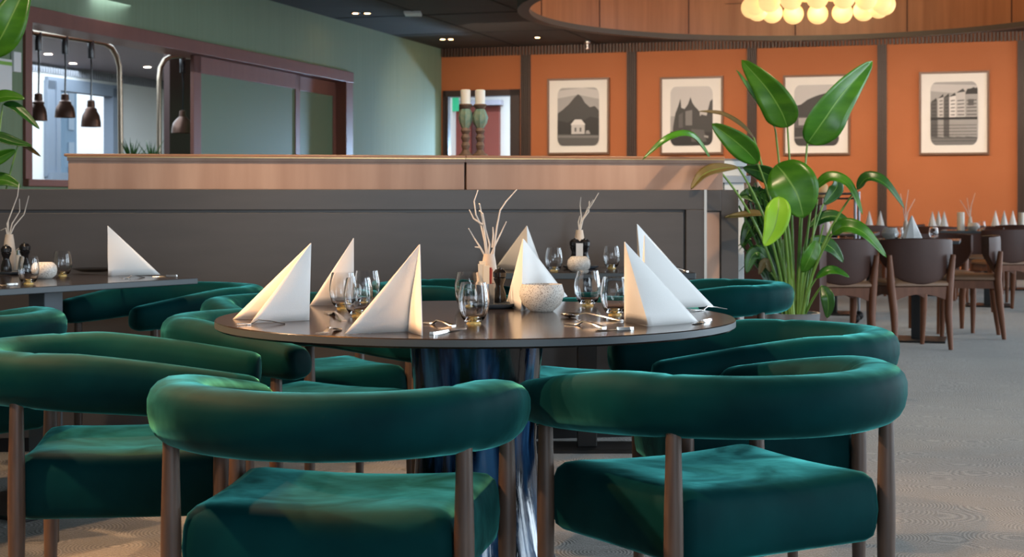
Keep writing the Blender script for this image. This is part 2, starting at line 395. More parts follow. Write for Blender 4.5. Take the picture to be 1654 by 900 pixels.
# heat lamps on bent pipes
def pipe_arch(name, pts, label, c):
    P = [rw(c, *on_left(px, py, c)) for px, py in pts]
    o = MB().tube(P, .028, 10).build(name, mat('brushed_pipe', (.35, .27, .19), .3, metal=1)); tag(o, label, 'pipe', 'lamp rails of the pass'); return o
cL = -.45
yL = lambda px, py: on_left(px, py, cL)
base_z = zS
def post(px): y, _ = on_left(px, 240, cL); return rw(cL, y, base_z)
def arch(pxs, label):
    pts = [rw(cL, *on_left(px, py, cL)) for px, py in pxs]
    pts = pts + [post(pxs[-1][0])] if pts[-1].z > base_z else pts
    o = MB().tube(pts, .026, 10).build('lamp_rail', mat('brushed_pipe', (.30, .24, .18), .3, metal=1)); tag(o, label, 'lamp rail', 'lamp rails of the pass')
arch([(50, 52), (62, 54), (105, 60), (147, 66), (168, 70), (180, 77), (188, 90), (193, 108), (194, 150), (195, 245)], 'long bent metal rail carrying three heat lamps over the pass')
arch([(306, 92), (290, 91), (275, 92), (266, 97), (259, 110), (257, 130), (257, 245)], 'short bent metal rail carrying a single heat lamp')
def heat_lamp(px, ytop, ysh0, ysh1, hw, label):
    y, z1 = on_left(px, ysh1, cL); P = rw(cL, y, z1); s = F / P.y
    t = thing('heat_lamp', label, 'lamp', P, 0, 'heat lamps over the pass')
    zt = (ysh1-ytop)/s; zs0 = (ysh1-ysh0)/s; r = hw/s
    MB().lathe([(.030, zt-.17), (.032, zt-.16), (.032, zt-.02), (.03, zt)], n=12).build('canopy', M['gloss_black'], t)
    MB().tube([(0, 0, zt-.16), (.006, 0, (zt+zs0)/2), (0, 0, zs0-.02)], .010, 6).build('cord', M['gloss_black'], t)
    MB().lathe([(.018, zs0), (.034, zs0-.01), (.038, zs0*.72), (.055, zs0*.66), (r*.62, zs0*.58), (r*.86, zs0*.42), (r*.97, zs0*.18), (r, 0), (r*.96, 0), (r*.92, zs0*.18), (r*.78, zs0*.40), (.03, zs0*.6)], n=20).build('lamp_shade', M['copper_dark'], t)
heat_lamp(62, 52, 150, 195, 14, 'dark copper heat lamp nearest the left end of the pass')
heat_lamp(105, 58, 151, 190, 16.5, 'dark copper heat lamp in the middle of the three')
heat_lamp(147, 66, 161, 205, 16, 'dark copper heat lamp next to the bend of the long rail')
heat_lamp(295, 92, 178, 215, 18, 'large dark heat lamp alone on the short rail')
# grass tufts on the counter
for px, lab in ((214, 'small grassy pot plant nearer the long lamp rail'), (245, 'small grassy pot plant nearer the short lamp rail')):
    y, z = on_left(px, 245, -.30); t = thing('grass_plant', lab, 'plant', rw(-.30, y, zS), 0, 'pot plants on the pass counter')
    MB().lathe([(.05, 0), (.07, .16), (.062, .16), (.06, .13)], n=14).build('pot', M['slate'], t)
    b = MB()
    for i in range(26):
        a = random.uniform(0, 2*PI); r = random.uniform(.03, .16); h = random.uniform(.30, .44)
        b.tube([(0.02*math.cos(a), .02*math.sin(a), .12), (r*.4*math.cos(a), r*.4*math.sin(a), h*.7), (r*math.cos(a), r*math.sin(a), h)], [.006, .008, .001], 4)
    b.build('blades', M['leaf_dark'], t)
# notices on the green wall left of the pass
y0, z0 = on_left(-14, 152); y1, z1 = on_left(16, 97)
o = MB().box((.001, y0, z0), (.02, y1, z1), RR).build('wall_notice', M['white_plain'], smooth=False)
MB().box((.0205, y0, z1-.05), (.022, y1, z1-.02), RR).build('green_stripe', mat('notice_green', (.25, .5, .08), .6), o, smooth=False)
tag(o, 'white notice with a green stripe on the green wall', 'notice')
y0, z0 = on_left(17, 116); y1, z1 = on_left(29, 85)
o = MB().box((.001, y0, z0), (.035, y1, z1), RR).build('thermostat', M['white_plain'], smooth=False, bevel=.006)
tag(o, 'small white wall box beside the striped notice', 'thermostat')

# ------------------------------------------------------------------ pictures
def rrect(x0, y0, x1, y1, r, n=6):
    out = []
    for cx_, cy_, a0 in ((x1-r, y1-r, 0), (x0+r, y1-r, 90), (x0+r, y0+r, 180), (x1-r, y0+r, 270)):
        for i in range(n+1):
            a = math.radians(a0 + 90*i/n); out.append((cx_+r*math.cos(a), cy_+r*math.sin(a)))
    return out
def clip(poly, X0, Y0, X1, Y1):
    def cut(P, f, g):
        out = []
        for i in range(len(P)):
            a, c = P[i], P[(i+1) % len(P)]
            fa, fc = f(a), f(c)
            if fa >= 0: out.append(a)
            if (fa >= 0) != (fc >= 0):
                t = fa/(fa-fc); out.append((a[0]+(c[0]-a[0])*t, a[1]+(c[1]-a[1])*t))
        return out
    for f in (lambda p: p[0]-X0, lambda p: X1-p[0], lambda p: p[1]-Y0, lambda p: Y1-p[1]):
        poly = cut(poly, f, None)
        if len(poly) < 3: return []
    return poly
greys = [mat('print_grey_%d' % i, (g, g*.96, g*.92), .5) for i, g in enumerate((.012, .035, .085, .18, .34, .52, .70))]
def picture(pxl, pxr, pyt, pyb, shapes, label):
    xa, zt_ = on_back(pxl, pyt, -.03); xb, zb_ = on_back(pxr, pyb, -.03); W_ = xb-xa; Hh = zt_-zb_
    t = thing('framed_picture', label, 'picture', rw(xa, -.001, zb_), TH, 'framed photographs on the orange wall')
    b = MB(); f = .028
    b.box((0, -.04, 0), (f, 0, Hh)); b.box((W_-f, -.04, 0), (W_, 0, Hh)); b.box((f, -.04, 0), (W_-f, 0, f)); b.box((f, -.04, Hh-f), (W_-f, 0, Hh))
    b.build('frame', M['frame'], t, smooth=False)
    MB().box((f, -.02, f), (W_-f, -.001, Hh-f)).build('mount', M['paper'], t, smooth=False)
    ix0, ix1, iz0, iz1 = W_*.165, W_*.835, Hh*.115, Hh*.875
    b = MB(); r = .09
    mask = rrect(0, 0, 1, 1, .13)
    sx, sz = ix1-ix0, iz1-iz0
    def put(poly, d, mi):
        b.mi = mi; b.poly([(ix0+u*sx, -.0205-d, iz0+v*sz) for u, v in poly])
    put(mask, 0, 4)
    # convex shapes cut to the rounded mask (Sutherland-Hodgman against the mask's edges)
    def cutm(P):
        n = len(mask)
        for i in range(n):
            a, c = mask[i], mask[(i+1) % n]; out = []
            if abs(a[0]-c[0]) + abs(a[1]-c[1]) < 1e-9: continue
            side = lambda p: (c[0]-a[0])*(p[1]-a[1]) - (c[1]-a[1])*(p[0]-a[0])
            for k in range(len(P)):
                p, q = P[k], P[(k+1) % len(P)]; fp, fq = side(p), side(q)
                if fp >= 0: out.append(p)
                if (fp >= 0) != (fq >= 0):
                    s_ = fp/(fp-fq); out.append((p[0]+(q[0]-p[0])*s_, p[1]+(q[1]-p[1])*s_))
            P = out
            if len(P) < 3: return []
        return P
    for k, (mi, poly) in enumerate(shapes):
        q = cutm(poly)
        if len(q) >= 3: put(q, .0006*(k+1), mi)
    b.build('print', greys, t, smooth=False)
def rows(mi, pts, base):      # a skyline as convex columns
    return [(mi, [(pts[i][0], base), (pts[i+1][0], base), (pts[i+1][0], pts[i+1][1]), (pts[i][0], pts[i][1])]) for i in range(len(pts)-1)]
sh1 = [(5, [(0,.82),(.5,.88),(1,.8),(1,.95),(.6,1),(0,.95)])] + rows(1, [(0,.56),(.12,.62),(.28,.72),(.42,.84),(.5,.89),(.58,.84),(.66,.74),(.78,.66),(.9,.68),(1,.6)], .1) \
    + rows(0, [(0,.44),(.25,.40),(.4,.46),(.6,.42),(.8,.5),(1,.46)], .1) \
    + [(2, [(0,.0),(1,.0),(1,.18),(0,.2)]), (3, [(0,.14),(1,.13),(1,.17),(0,.18)]), (5, [(.34,.2),(.66,.2),(.66,.36),(.34,.36)]), (6, [(.32,.36),(.68,.36),(.58,.45),(.42,.45)]), (4, [(.68,.2),(.8,.2),(.76,.26),(.7,.26)]), (2, [(.42,.24),(.46,.24),(.46,.31),(.42,.31)]), (2, [(.54,.24),(.58,.24),(.58,.31),(.54,.31)])]
sh2 = [(5, [(0,.5),(1,.5),(1,1),(0,1)])] + rows(1, [(.06,.3),(.12,.55),(.18,.66),(.24,.80),(.26,.64),(.34,.62),(.42,.70),(.48,.82),(.52,.72),(.58,.66),(.66,.60),(.74,.52),(.86,.5),(.94,.74),(1,.78)], .12) \
    + [(3, [(.36,.34),(.52,.34),(.52,.6),(.36,.58)]), (2, [(.2,.3),(.3,.3),(.3,.56),(.2,.52)]), (0, [(0,0),(1,0),(1,.22),(0,.24)]), (2, [(.5,.06),(.86,.06),(.8,.26),(.5,.28)]), (5, [(.70,.5),(.73,.5),(.73,.6),(.70,.6)]), (4, [(.80,.14),(.9,.12),(.9,.16),(.8,.17)])]
sh3 = [(5, [(0,.5),(1,.5),(1,1),(0,1)])] + rows(1, [(0,.66),(.15,.68),(.3,.76),(.5,.82),(.7,.86),(.85,.84),(1,.9)], .4) + [(2, [(0,.3),(1,.3),(1,.46),(0,.48)]), (4, [(.1,.34),(.3,.34),(.3,.46),(.1,.46)]), (3, [(.55,.34),(.8,.34),(.8,.44),(.55,.44)]), (1, [(0,0),(1,0),(1,.3),(0,.3)]), (3, [(0,.12),(1,.14),(1,.17),(0,.15)])]
sh4 = [(4, [(0,.6),(1,.6),(1,1),(0,1)]), (5, [(0,.86),(1,.78),(1,.94),(0,.97)]), (3, [(0,0),(1,0),(1,.43),(0,.43)])]
for i, (u0, u1, z, m_) in enumerate(((0,.14,.70,2),(.16,.28,.76,5),(.28,.40,.77,2),(.40,.54,.78,6),(.54,.74,.84,5),(.74,1.0,.86,4))):
    sh4 += [(m_, [(u0,.43),(u1,.43),(u1,z),(u0,z-.02)]), (1, [(u0,z-.02),(u1,z),((u0+u1)/2+.05,z+.05)]), (min(m_, 4), [(u0,.43),(u1,.43),(u1,.12),(u0,.14)])]
    for q in range(5): sh4.append((1, [(u0+.03,.47+q*.055),(u1-.02,.47+q*.057),(u1-.02,.485+q*.057),(u0+.03,.485+q*.055)]))
sh4 += [(0, [(0,.41),(1,.40),(1,.44),(0,.44)])] + [(1, [(.02,.06+q*.05),(.98,.06+q*.05),(.98,.068+q*.05),(.02,.068+q*.05)]) for q in range(6)]
sh4 += [(0, [(.74,.80),(1,.80),(1,.90),(.78,.88)]), (2, [(.8,.62),(.92,.62),(.92,.72),(.8,.72)])]
picture(884, 984, 127.5, 249, sh1, 'framed black and white print of a pale house under a dark peak')
picture(1066, 1168, 125, 249, sh2, 'framed black and white print of dark spires on a pale sky')
picture(1265, 1373, 122, 250, sh3, 'framed black and white landscape print half hidden behind the tall plant')
picture(1484.5, 1598, 116.5, 249.5, sh4, 'framed black and white print of waterside houses and their reflections')

# ------------------------------------------------------------------ ceiling fixtures
def downlight(px, py, label):
    P = at(px, py, CEIL); t = thing('downlight', label, 'ceiling light', (P.x, P.y, CEIL), 0, 'recessed ceiling downlights')
    MB().lathe([(.055, -.008), (.06, -.001), (.036, -.001), (.034, -.007)], n=20, cap=False).build('rim', M['black_metal'], t)
    MB().lathe([(.034, -.006), (.004, -.006)], n=16).build('lamp', M['spot'], t)
for px, py, lb in ((574, 21, 'left lamp of the twin downlight nearest the green wall'), (593, 21, 'right lamp of the twin downlight nearest the green wall'),
                   (715, 63, 'left lamp of the twin downlight near the corner of the walls'), (728, 63, 'right lamp of the twin downlight near the corner of the walls'),
                   (868, 60, 'single downlight beside the round wooden drum')):
    downlight(px, py, lb)
P = at(667, 20, CEIL); o = MB().box((P.x-.10, P.y-.16, CEIL-.03), (P.x+.10, P.y+.16, CEIL-.001)).build('ceiling_vent', M['white_plain'], smooth=False, bevel=.005)
tag(o, 'small pale rectangular vent on the dark ceiling', 'vent')
P = at(949, 67, CEIL); o = MB().lathe([(.05, 0), (.05, -.02), (.015, -.03), (.015, -.09), (.05, -.10), (.05, -.105)], (P.x, P.y, CEIL), 12).build('sprinkler', M['steel'])
tag(o, 'small metal sprinkler head under the dark ceiling', 'sprinkler')
for px, py, lb in ((78, 87, 'kitchen downlight above the left heat lamp'), (118, 102, 'kitchen downlight above the middle heat lamp'), (238, 108, 'kitchen downlight between the two lamp rails')):
    P = at(px, py, KC); o = MB().lathe([(.05, -.006), (.01, -.006)], (P.x, P.y, KC), 16).build('kitchen_downlight', emit('cool_spot', (1, .93, .85), 6)); tag(o, lb, 'ceiling light', 'kitchen downlights')
# round drum hanging from the ceiling, open below
t = thing('ceiling_drum', 'large round walnut-clad ceiling drum around the globe lamp', 'ceiling drum', (DC.x, DC.y, 0))
DZ0, DZ1 = 2.88, 4.3
prof = [[(r*math.cos(2*PI*j/96), r*math.sin(2*PI*j/96), z) for j in range(96)] for r, z in ((DR, DZ0+.05), (DR, DZ1))]
MB().rings(prof, cap=False).build('cladding', M['drum'], t)
MB().rings([[(r*math.cos(2*PI*j/96), r*math.sin(2*PI*j/96), z) for j in range(96)] for r, z in ((DR-.01, DZ0+.055), (DR-.015, DZ0), (DR+.10, DZ0), (DR+.10, DZ0+.2), (DR+.045, CEIL+.1), (DR+.03, DZ1), (DR+.001, DZ1))], cap=False).build('rim', M['drum_rim'], t)
MB().lathe([(DR, DZ1), (.01, DZ1)], n=64).build('lid', mat('drum_lid', (.12, .06, .035), .7), t)
jm = mat('drum_joint', (.10, .035, .02), .6)
for k in range(14):
    b = MB(); a = 2*PI*k/14 + .12; c_, s_ = math.cos(a), math.sin(a); R = lambda p: Vector((c_*p[0]-s_*p[1], s_*p[0]+c_*p[1], p[2]))
    b.box((DR-.006, -.008, DZ0+.06), (DR+.002, .008, DZ1), R); b.build('joint', jm, t, smooth=False)
# globe chandelier
CP = Vector((2.95, 15.0, 0)); t = thing('globe_chandelier', 'round chandelier of glowing glass globes inside the wooden drum', 'chandelier', (CP.x, CP.y, 2.92))
b = MB()
for R_, z in ((.63, .13), (.45, .35)):
    b.tube([(R_*math.cos(2*PI*j/40), R_*math.sin(2*PI*j/40), z) for j in range(41)], .012, 8)
for k in range(4): b.tube([(0, 0, .9), (.45*math.cos(k*PI/2), .45*math.sin(k*PI/2), .35), (.63*math.cos(k*PI/2), .63*math.sin(k*PI/2), .13)], .008, 6)
b.tube([(0, 0, .85), (0, 0, DZ1-2.92)], .015, 8); b.build('ring', M['brass'], t)
g0 = MB().ball((0, 0, 0), .104, 20, 12).build('globe', M['globe'], t)
sites = [(.63, 0, 16, 0), (.45, .20, 11, .2)]
first = True
for R_, z, n, ph in sites:
    for k in range(n):
        a = 2*PI*(k+.5)/n + ph; p = (R_*math.cos(a), R_*math.sin(a), z)
        if first: g0.location = p; first = False
        else: g = g0.copy(); COL.objects.link(g); g.parent = t; g.location = p

# ------------------------------------------------------------------ the divider between the dining areas
PL = far(0, 304, 6.33); PRt = far(1140, 308, 6.80)
pd = Vector((PRt.x-PL.x, PRt.y-PL.y, 0)).normalized(); pn = Vector((-pd.y, pd.x, 0)); PA = math.atan2(pd.y, pd.x)
LEN = (Vector((PRt.x, PRt.y)) - Vector((PL.x, PL.y))).length
PO = Vector((PL.x, PL.y, 0))
def dpx(px, off=0.0):      # distance along the divider front where a pixel column meets it
    k = (px-CX)/F; O = PO + pn*off
    return (k*O.y - O.x)/(pd.x - k*pd.y)
HT = 1.077
t = thing('room_divider', 'long dark stained panelled divider behind the green chairs', 'divider', PO, PA)
b = MB(); x0 = -1.6; xe = LEN; g = dpx(1106); zg = .985
b.box((x0, .022, .06), (xe, .45, HT)); b.box((x0, 0, zg+.006), (xe, .022, HT)); b.box((g+.006, 0, .06), (xe, .022, zg+.006))
b.box((x0, .004, .06), (g-.006, .022, zg-.006))
b.build('panel', M['divider'], t, smooth=False, bevel=.002)
MB().box((xe-.008, -.003, .06), (xe+.004, .453, HT+.001)).build('edge_strip', mat('pale_metal_edge', (.55, .52, .48), .35, metal=.6), t, smooth=False)
MB().box((x0, .03, 0), (xe, .43, .06)).build('plinth', M['gap'], t, smooth=False)
# wood screens standing on the divider's back half
def screen(px0, px1, label):
    a0, a1 = dpx(px0, .2), dpx(px1, .2)
    t = thing('wood_screen', label, 'screen', PO + pn*.2, PA, 'walnut screens on the divider')
    z1 = 1.228
    MB().box((a0+.004, -.03, HT+.001), (a1-.004, .22, z1-.03)).build('body', M['oak'], t, smooth=False, bevel=.002)
    b = MB(); b.box((a0-.012 if px0 < 300 else a0, -.045, z1-.012), (a1, .24, z1)); b.build('cap', M['oak_cap'], t, smooth=False, bevel=.003)
    MB().box((a0, -.036, z1-.030), (a1, .22, z1-.012)).build('cap_moulding', M['oak'], t, smooth=False)
    MB().box((a0, -.047, z1-.0155), (a1, -.035, z1-.0125)).build('brass_strip', M['brass'], t, smooth=False)
screen(110, 750, 'longer walnut screen on the divider, towards the kitchen pass')
screen(750.6, 1166, 'shorter walnut screen on the divider, towards the tall plant')
# second, set-back divider piece by the plant
a0 = dpx(1141, .475); a1 = dpx(1193, .475)
t = thing('divider_return', 'short dark divider end with brown inset beside the tall plant', 'divider', PO + pn*.475, PA)
b = MB(); zt = 1.082; m0 = dpx(1165, .475)
b.box((a0-.6, .02, 0), (a1, .14, zt)); b.box((m0, 0, 0), (a1, .02, zt)); b.box((a0-.1, 0, zt-.10), (m0, .02, zt))
b.build('panel', M['divider'], t, smooth=False, bevel=.002)
MB().box((a0-.1, .010, .02), (m0-.006, .0195, zt-.106)).build('inset', M['oak'], t, smooth=False)
# white pedestal and boxes behind it
Pw = far(1181, 300, 7.75); wd = 33*7.75/F/2
t = thing('white_pedestal', 'narrow white pedestal behind the end of the divider', 'pedestal', (Pw.x, Pw.y, 0), PA)
MB().box((-wd, -wd, 0), (wd, wd, 1.12)).build('shaft', M['white_plain'], t, smooth=False, bevel=.003)
MB().box((-wd-.012, -wd-.012, 1.12), (wd+.03, wd+.012, 1.155)).build('head', mat('grey_head', (.45, .50, .58), .4), t, smooth=False, bevel=.003)
for k, (dz, hh, q, lb) in enumerate(((1.1552, .045, 0, 'lower white box stacked on the white pedestal'), (1.2007, .040, .10, 'upper white box stacked on the white pedestal'))):
    o = MB().box((-wd-.008, -wd, 0), (wd+.012, wd, hh-.012)).build('menu_box', M['white_plain'], smooth=False, bevel=.002)
    MB().box((-wd-.004, -wd+.004, hh-.012), (wd+.008, wd-.004, hh-.001)).build('lid', mat('box_lid_gap', (.25, .24, .23), .6), o, smooth=False)
    o.location = (Pw.x, Pw.y, dz); o.rotation_euler = (0, 0, PA+q); tag(o, lb, 'box', 'white boxes on the pedestal')
# candlesticks on the screen cap
def candlestick(px, sc_, label):
    a = dpx(px, .32); P = PO + pn*.32 + pd*a
    t = thing('candlestick', label, 'candlestick', (P.x, P.y, 1.228), 0, 'candlesticks on the walnut screen')
    MB().lathe([(.034*sc_, 0), (.034*sc_, .008), (.022, .016), (.014, .03), (.020, .05), (.013, .065), (.021, .085), (.014, .10), (.022, .115), (.016, .128)], n=16).build('stem', M['rust'], t)
    MB().lathe([(.016, .128), (.028*sc_, .15), (.033*sc_, .175), (.026, .20), (.020, .213)], n=16, flute=.06, k=8).build('body', M['verdigris'], t)
    MB().lathe([(.018, .213), (.024, .22), (.030, .23), (.027, .235)], n=16).build('drip_cup', M['rust'], t)
    MB().lathe([(.0225, .234), (.023, .296), (.018, .300), (.004, .297)], n=20).build('candle', M['candle'], t)
candlestick(752, .92, 'left candlestick with a white candle and narrow green body')
candlestick(775.5, 1.05, 'right candlestick with a white candle and wider green body')

# ------------------------------------------------------------------ green armchairs
Rc, La, YC = .283, .262, -.05
def hoop_path():
    pts = []
    xf = lambda i: Rc - .020*(1-i/9)**2
    for i in range(9): pts.append((-xf(i), La - (La-YC)*i/9))
    n = 44
    for i in range(n+1):
        a = PI*i/n; pts.append((-Rc*math.cos(a), YC - Rc*.98*math.sin(a)))
    for i in range(8, -1, -1): pts.append((xf(i), La - (La-YC)*i/9))
    return pts
def make_armchair(label, group):
    t = thing('armchair', label, 'chair', (0,0,0), 0, group)
    P = hoop_path(); n = len(P); rings = []
    seams = (16, n-17)
    def sect(i, k=1.0, push=0.0):
        x, y = P[i]; a = P[max(i-1, 0)]; c = P[min(i+1, n-1)]
        tx, ty = c[0]-a[0], c[1]-a[1]; l = math.hypot(tx, ty); tx, ty = tx/l, ty/l
        w = max(0, min(1, (y+.10)/(La+.10)))**1.25; w2 = sm((y+.28)/(La+.28)); zt = .704 + (.652-.704)*w; zb = .588 + (.560-.588)*w2
        if i in seams: k *= .955
        hw = (.062 - .009*w)*k; hz = (zt-zb)/2*k; zc = (zt+zb)/2
        out = []
        for j in range(20):
            q = 2*PI*j/20; cu, su = math.cos(q), math.sin(q)
            e = .78; u = math.copysign(abs(cu)**e, cu)*hw; v = math.copysign(abs(su)**e, su)*hz
            u += .006*v/hz       # upper half leans slightly outwards
            out.append((x + ty*u + tx*push, y - tx*u + ty*push, zc + v))
        return out
    for k, p in ((.50, -.030), (.76, -.027), (.90, -.017), (.975, -.006)): rings.append(sect(0, k, p))
    for i in range(n): rings.append(sect(i))
    for k, p in ((.975, .006), (.90, .017), (.76, .027), (.50, .030)): rings.append(sect(n-1, k, p))
    MB().rings(rings).build('backrest', M['velvet'], t, ang=80)
    # seat cushion
    fx, rx, fy, ry = .262, .246, .232, -.222
    def outline(ins):
        out = []; r = max(.035 - ins*.3, .012)
        cs = ((fx-ins, fy-ins), (-(fx-ins), fy-ins), (-(rx-ins), ry+ins), (rx-ins, ry+ins))
        for (cx_, cy_), a0 in zip(cs, (0, 90, 180, 270)):
            sx = 1 if cx_ > 0 else -1; sy = 1 if cy_ > 0 else -1
            for i in range(7):
                a = math.radians(a0+15*i); out.append((cx_-sx*r+r*math.cos(a), cy_-sy*r+r*math.sin(a)))
            # midpoints along the next edge
        full = []
        for i in range(4):
            full += out[i*7:(i+1)*7]; p, q = out[i*7+6], out[((i+1)*7) % 28]
            for k in range(1, 6): full.append((p[0]+(q[0]-p[0])*k/6, p[1]+(q[1]-p[1])*k/6))
        return full
    S = []
    def zoff(x, y):
        return .016*((x/.26)**2*.8 + (y/.23)**2*.5) - .012
    for ins, z in ((.05, .346), (.015, .348), (.004, .358), (0, .375), (-.003, .41), (0, .445), (.006, .465), (.018, .478), (.04, .486), (.09, .490), (.15, .489), (.20, .488)):
        top = z > .42
        S.append([(x, y, z + (zoff(x, y)*sm((z-.40)/.08) if top else 0)) for x, y in outline(min(ins, .2))])
    MB().rings(S).build('seat', M['velvet'], t, ang=80)
    for sx in (-1, 1):
        for lx, ly, ztop in ((.277, .212, .575), (.262, -.212, .60)):
            b = MB(); prof = [(.0125, 0), (.0135, .005), (.0165, .22), (.0185, .38), (.018, .45), (.0155, .54), (.0145, ztop)]
            b.lathe(prof, (sx*lx, ly, 0), 16); b.build('leg', M['walnut'], t)
    return t
G1 = 'green velvet armchairs at the round table'; G2 = 'green velvet armchairs at the small dark tables'
ch0 = make_armchair('green armchair in the front centre, its curved back to the camera', G1)
ch0.location = (-.313, 2.915, 0); ch0.rotation_euler = (0, 0, math.radians(-7.8))
def chair(x, y, deg, label, group): c = dup(ch0, (x, y, 0), math.radians(deg), label); c['group'] = group; return c
chair(.4155, 3.16, 30.2, 'green armchair at front right with olive glow on its left arm', G1)
chair(-.872, 3.555, -81, 'green armchair at the left edge of the photo, seen from its side', G1)
chair(-.611, 4.40, -128, 'green armchair on the left of the round table, arm ending below the napkin', G1)
chair(.586, 3.945, 97, 'green armchair on the right of the round table, arms under the tabletop', G1)
chair(-.676, 5.19, 207, 'green armchair behind the round table on the left, only its seat showing', G1)
chair(.24, 4.87, 163, 'green armchair behind the round table on the right, only its seat showing', G1)
chair(-1.326, 5.936, 134, 'green armchair behind the lone napkin on the left table', G2)
chair(-1.70, 4.58, 55, 'green armchair at the left edge under the left table', G2)
chair(-.17, 6.20, -92, 'green armchair seen between the tall napkin and the twig vase', G2)
chair(.735, 6.22, 92, 'green armchair in front of the tall plant, by the small back table', G2)

# ------------------------------------------------------------------ tables
TC = Vector((-.085, 3.692, 0)); TR = .611; TT = .75
t = thing('round_table', 'round dark dining table on a glossy navy pedestal', 'table', TC)
MB().lathe([(TR-.03, TT-.022), (TR-.004, TT-.020), (TR, TT-.016), (TR, TT-.002), (TR-.002, TT), (TR-.05, TT)], n=128).edge(TT-.0165, TT-.0015).build('tabletop', [M['black_top'], M['table_edge_lit']], t, ang=30)
MB().lathe([(.27, 0), (.27, .012), (.25, .03), (.215, .10), (.175, .22), (.148, .36), (.142, .46), (.150, .60), (.160, .70), (.163, TT-.022)], n=64, flute=.004, k=9).build('pedestal', M['glaze'], t, ang=60)

# left rectangular table
K = at(320, 449, TT); u = Vector((-.545, -.838, 0)).normalized(); v = Vector((u.y, -u.x, 0))
if v.x > 0: v = -v
t = thing('dining_table', 'dark rectangular table at the left edge, lit blue along its rim', 'table', (K.x, K.y, 0), math.atan2(u.y, u.x), 'small dark tables by the divider')
sg = 1 if Vector((-u.y, u.x, 0)).dot(v) > 0 else -1
def yy(a, c): return (min(sg*a, sg*c), max(sg*a, sg*c))
y0, y1 = yy(0, .75)
MB().box((0, y0, TT-.022), (1.5, y1, TT)).edge(TT-.02, TT-.002).build('tabletop', [M['black_top'], M['table_edge_lit']], t, smooth=False, bevel=.003)
Pc = at(74, 750, 0); Pc = far(74, 500, 5.3); lc = (Vector((Pc.x, Pc.y, 0)) - Vector((K.x, K.y, 0))); lx = lc.dot(u); ly = lc.dot(Vector((-u.y, u.x, 0)))
MB().box((lx-.04, ly-.04, .015), (lx+.04, ly+.04, TT-.022)).build('column', M['lit_post'], t, smooth=False, bevel=.003)
MB().box((lx-.28, ly-.22, 0), (lx+.28, ly+.22, .015)).build('base_plate', M['black_metal'], t, smooth=False, bevel=.003)

def rect_table(cx_, cy_, wx, wy, rz, label, group, py_=.24, dy_=0):
    t = thing('dining_table', label, 'table', (cx_, cy_, 0), rz, group)
    MB().box((-wx/2, -wy/2, TT-.025), (wx/2, wy/2, TT)).edge(TT-.02, TT-.002).build('tabletop', [M['black_top'], M['table_edge_lit']], t, smooth=False, bevel=.003)
    MB().box((-.04, dy_-.04, .015), (.04, dy_+.04, TT-.025)).build('column', M['black_metal'], t, smooth=False, bevel=.003)
    MB().box((-.21, dy_-py_, 0), (.21, dy_+py_, .015)).build('base_plate', M['black_metal'], t, smooth=False, bevel=.003)
    return t
rect_table(.31, 6.30, .80, .60, 0, 'small dark table before the divider, behind the round table', 'small dark tables by the divider', .12, .14)

# ------------------------------------------------------------------ napkins
def napkin(A, S, P1, P2, label, group, z=TT, m='napkin', bow=.006):
    # A, S, P1, P2 are pixels: apex, foot of the crease, feet of the two wings
    s3 = at(*S, z); s = F/s3.y
    a3 = Vector((s3.x + (A[0]-S[0])/s, s3.y, z + (S[1]-A[1])/s))
    p1, p2 = at(*P1, z), at(*P2, z); b = MB(); n = 8
    def wing(p, sgn):
        rows_ = []
        for i in range(n+1):
            f = i/n; row = []
            for j in range(n+1):
                g = j/n
                lo = s3.lerp(p, g); q = lo.lerp(a3, f)
                row.append(q)
            rows_.append(row)
        return rows_
    # profile across: from p1 through the rounded crease to p2, shrinking to the apex
    cross = []
    m_ = 18
    for j in range(m_+1):
        g = j/m_*2-1
        e = .035
        k = abs(g); w_ = (math.sqrt(g*g+e*e)-e)/(math.sqrt(1+e*e)-e)
        p = p1 if g < 0 else p2
        c = s3.lerp(p, w_)
        nrm = Vector((-(p-s3).y, (p-s3).x, 0)).normalized()
        if nrm.y > 0: nrm = -nrm
        cross.append((c, nrm, k))
    rings = []
    for i in range(13):
        f = 1-(1-i/12)**1.6
        ring = []
        for c, nrm, k in cross:
            q = c.lerp(a3, f); q = q + nrm*bow*math.sin(PI*k)*math.sin(PI*min(f*1.15, 1))*(1-f)*2
            ring.append(q)
        rings.append(ring)
    rings[-1] = [a3 + (q-a3)*.12 for q in rings[-2]]
    ctr = (s3+p1+p2)/3
    o = MB().rings([[q-Vector((s3.x, s3.y, 0)) for q in r] for r in rings], cap=False, closed=False).build('napkin', M[m], ang=50)
    o.location = (s3.x, s3.y, .0006)
    so = o.modifiers.new('Solidify', 'SOLIDIFY'); so.thickness = .0022; so.offset = 0
    tag(o, label, 'napkin', group)
    return o
NG = 'folded white napkins on the round table'
napkin((502, 393), (499, 518), (404, 523), (376, 516), 'white napkin at the left end of the round table, orange lit inside', NG)
napkin((571, 385), (571, 493), (500, 494), (556, 483), 'white napkin behind the left glasses on the round table', NG)
napkin((678, 395), (658, 536), (557, 540), (682, 543), 'tall white napkin at the front edge, left of the knife', NG)
napkin((845, 386), (842, 503), (818, 492), (916, 479), 'white napkin standing behind the speckled bowl', NG)
napkin((1009, 391), (1048, 527), (1009, 519), (1128, 521), 'white napkin at front right, its left wing curling warm', NG)
napkin((1041, 380), (1043, 502), (1034, 492), (1152, 495), 'white napkin at the right end of the round table, behind another', NG)
NB = 'folded white napkins on the small dark tables'
napkin((851, 365), (853, 439), (800, 434), (876, 434), 'white napkin on the back table, peeking above the one by the bowl', NB)
napkin((1029, 362), (1036, 441), (1031, 437), (1094, 435), 'white napkin on the back table, its tip highest on the right', NB)
napkin((174, 365), (175, 446), (190, 439), (259, 444), 'lone white napkin on the left table', NB)

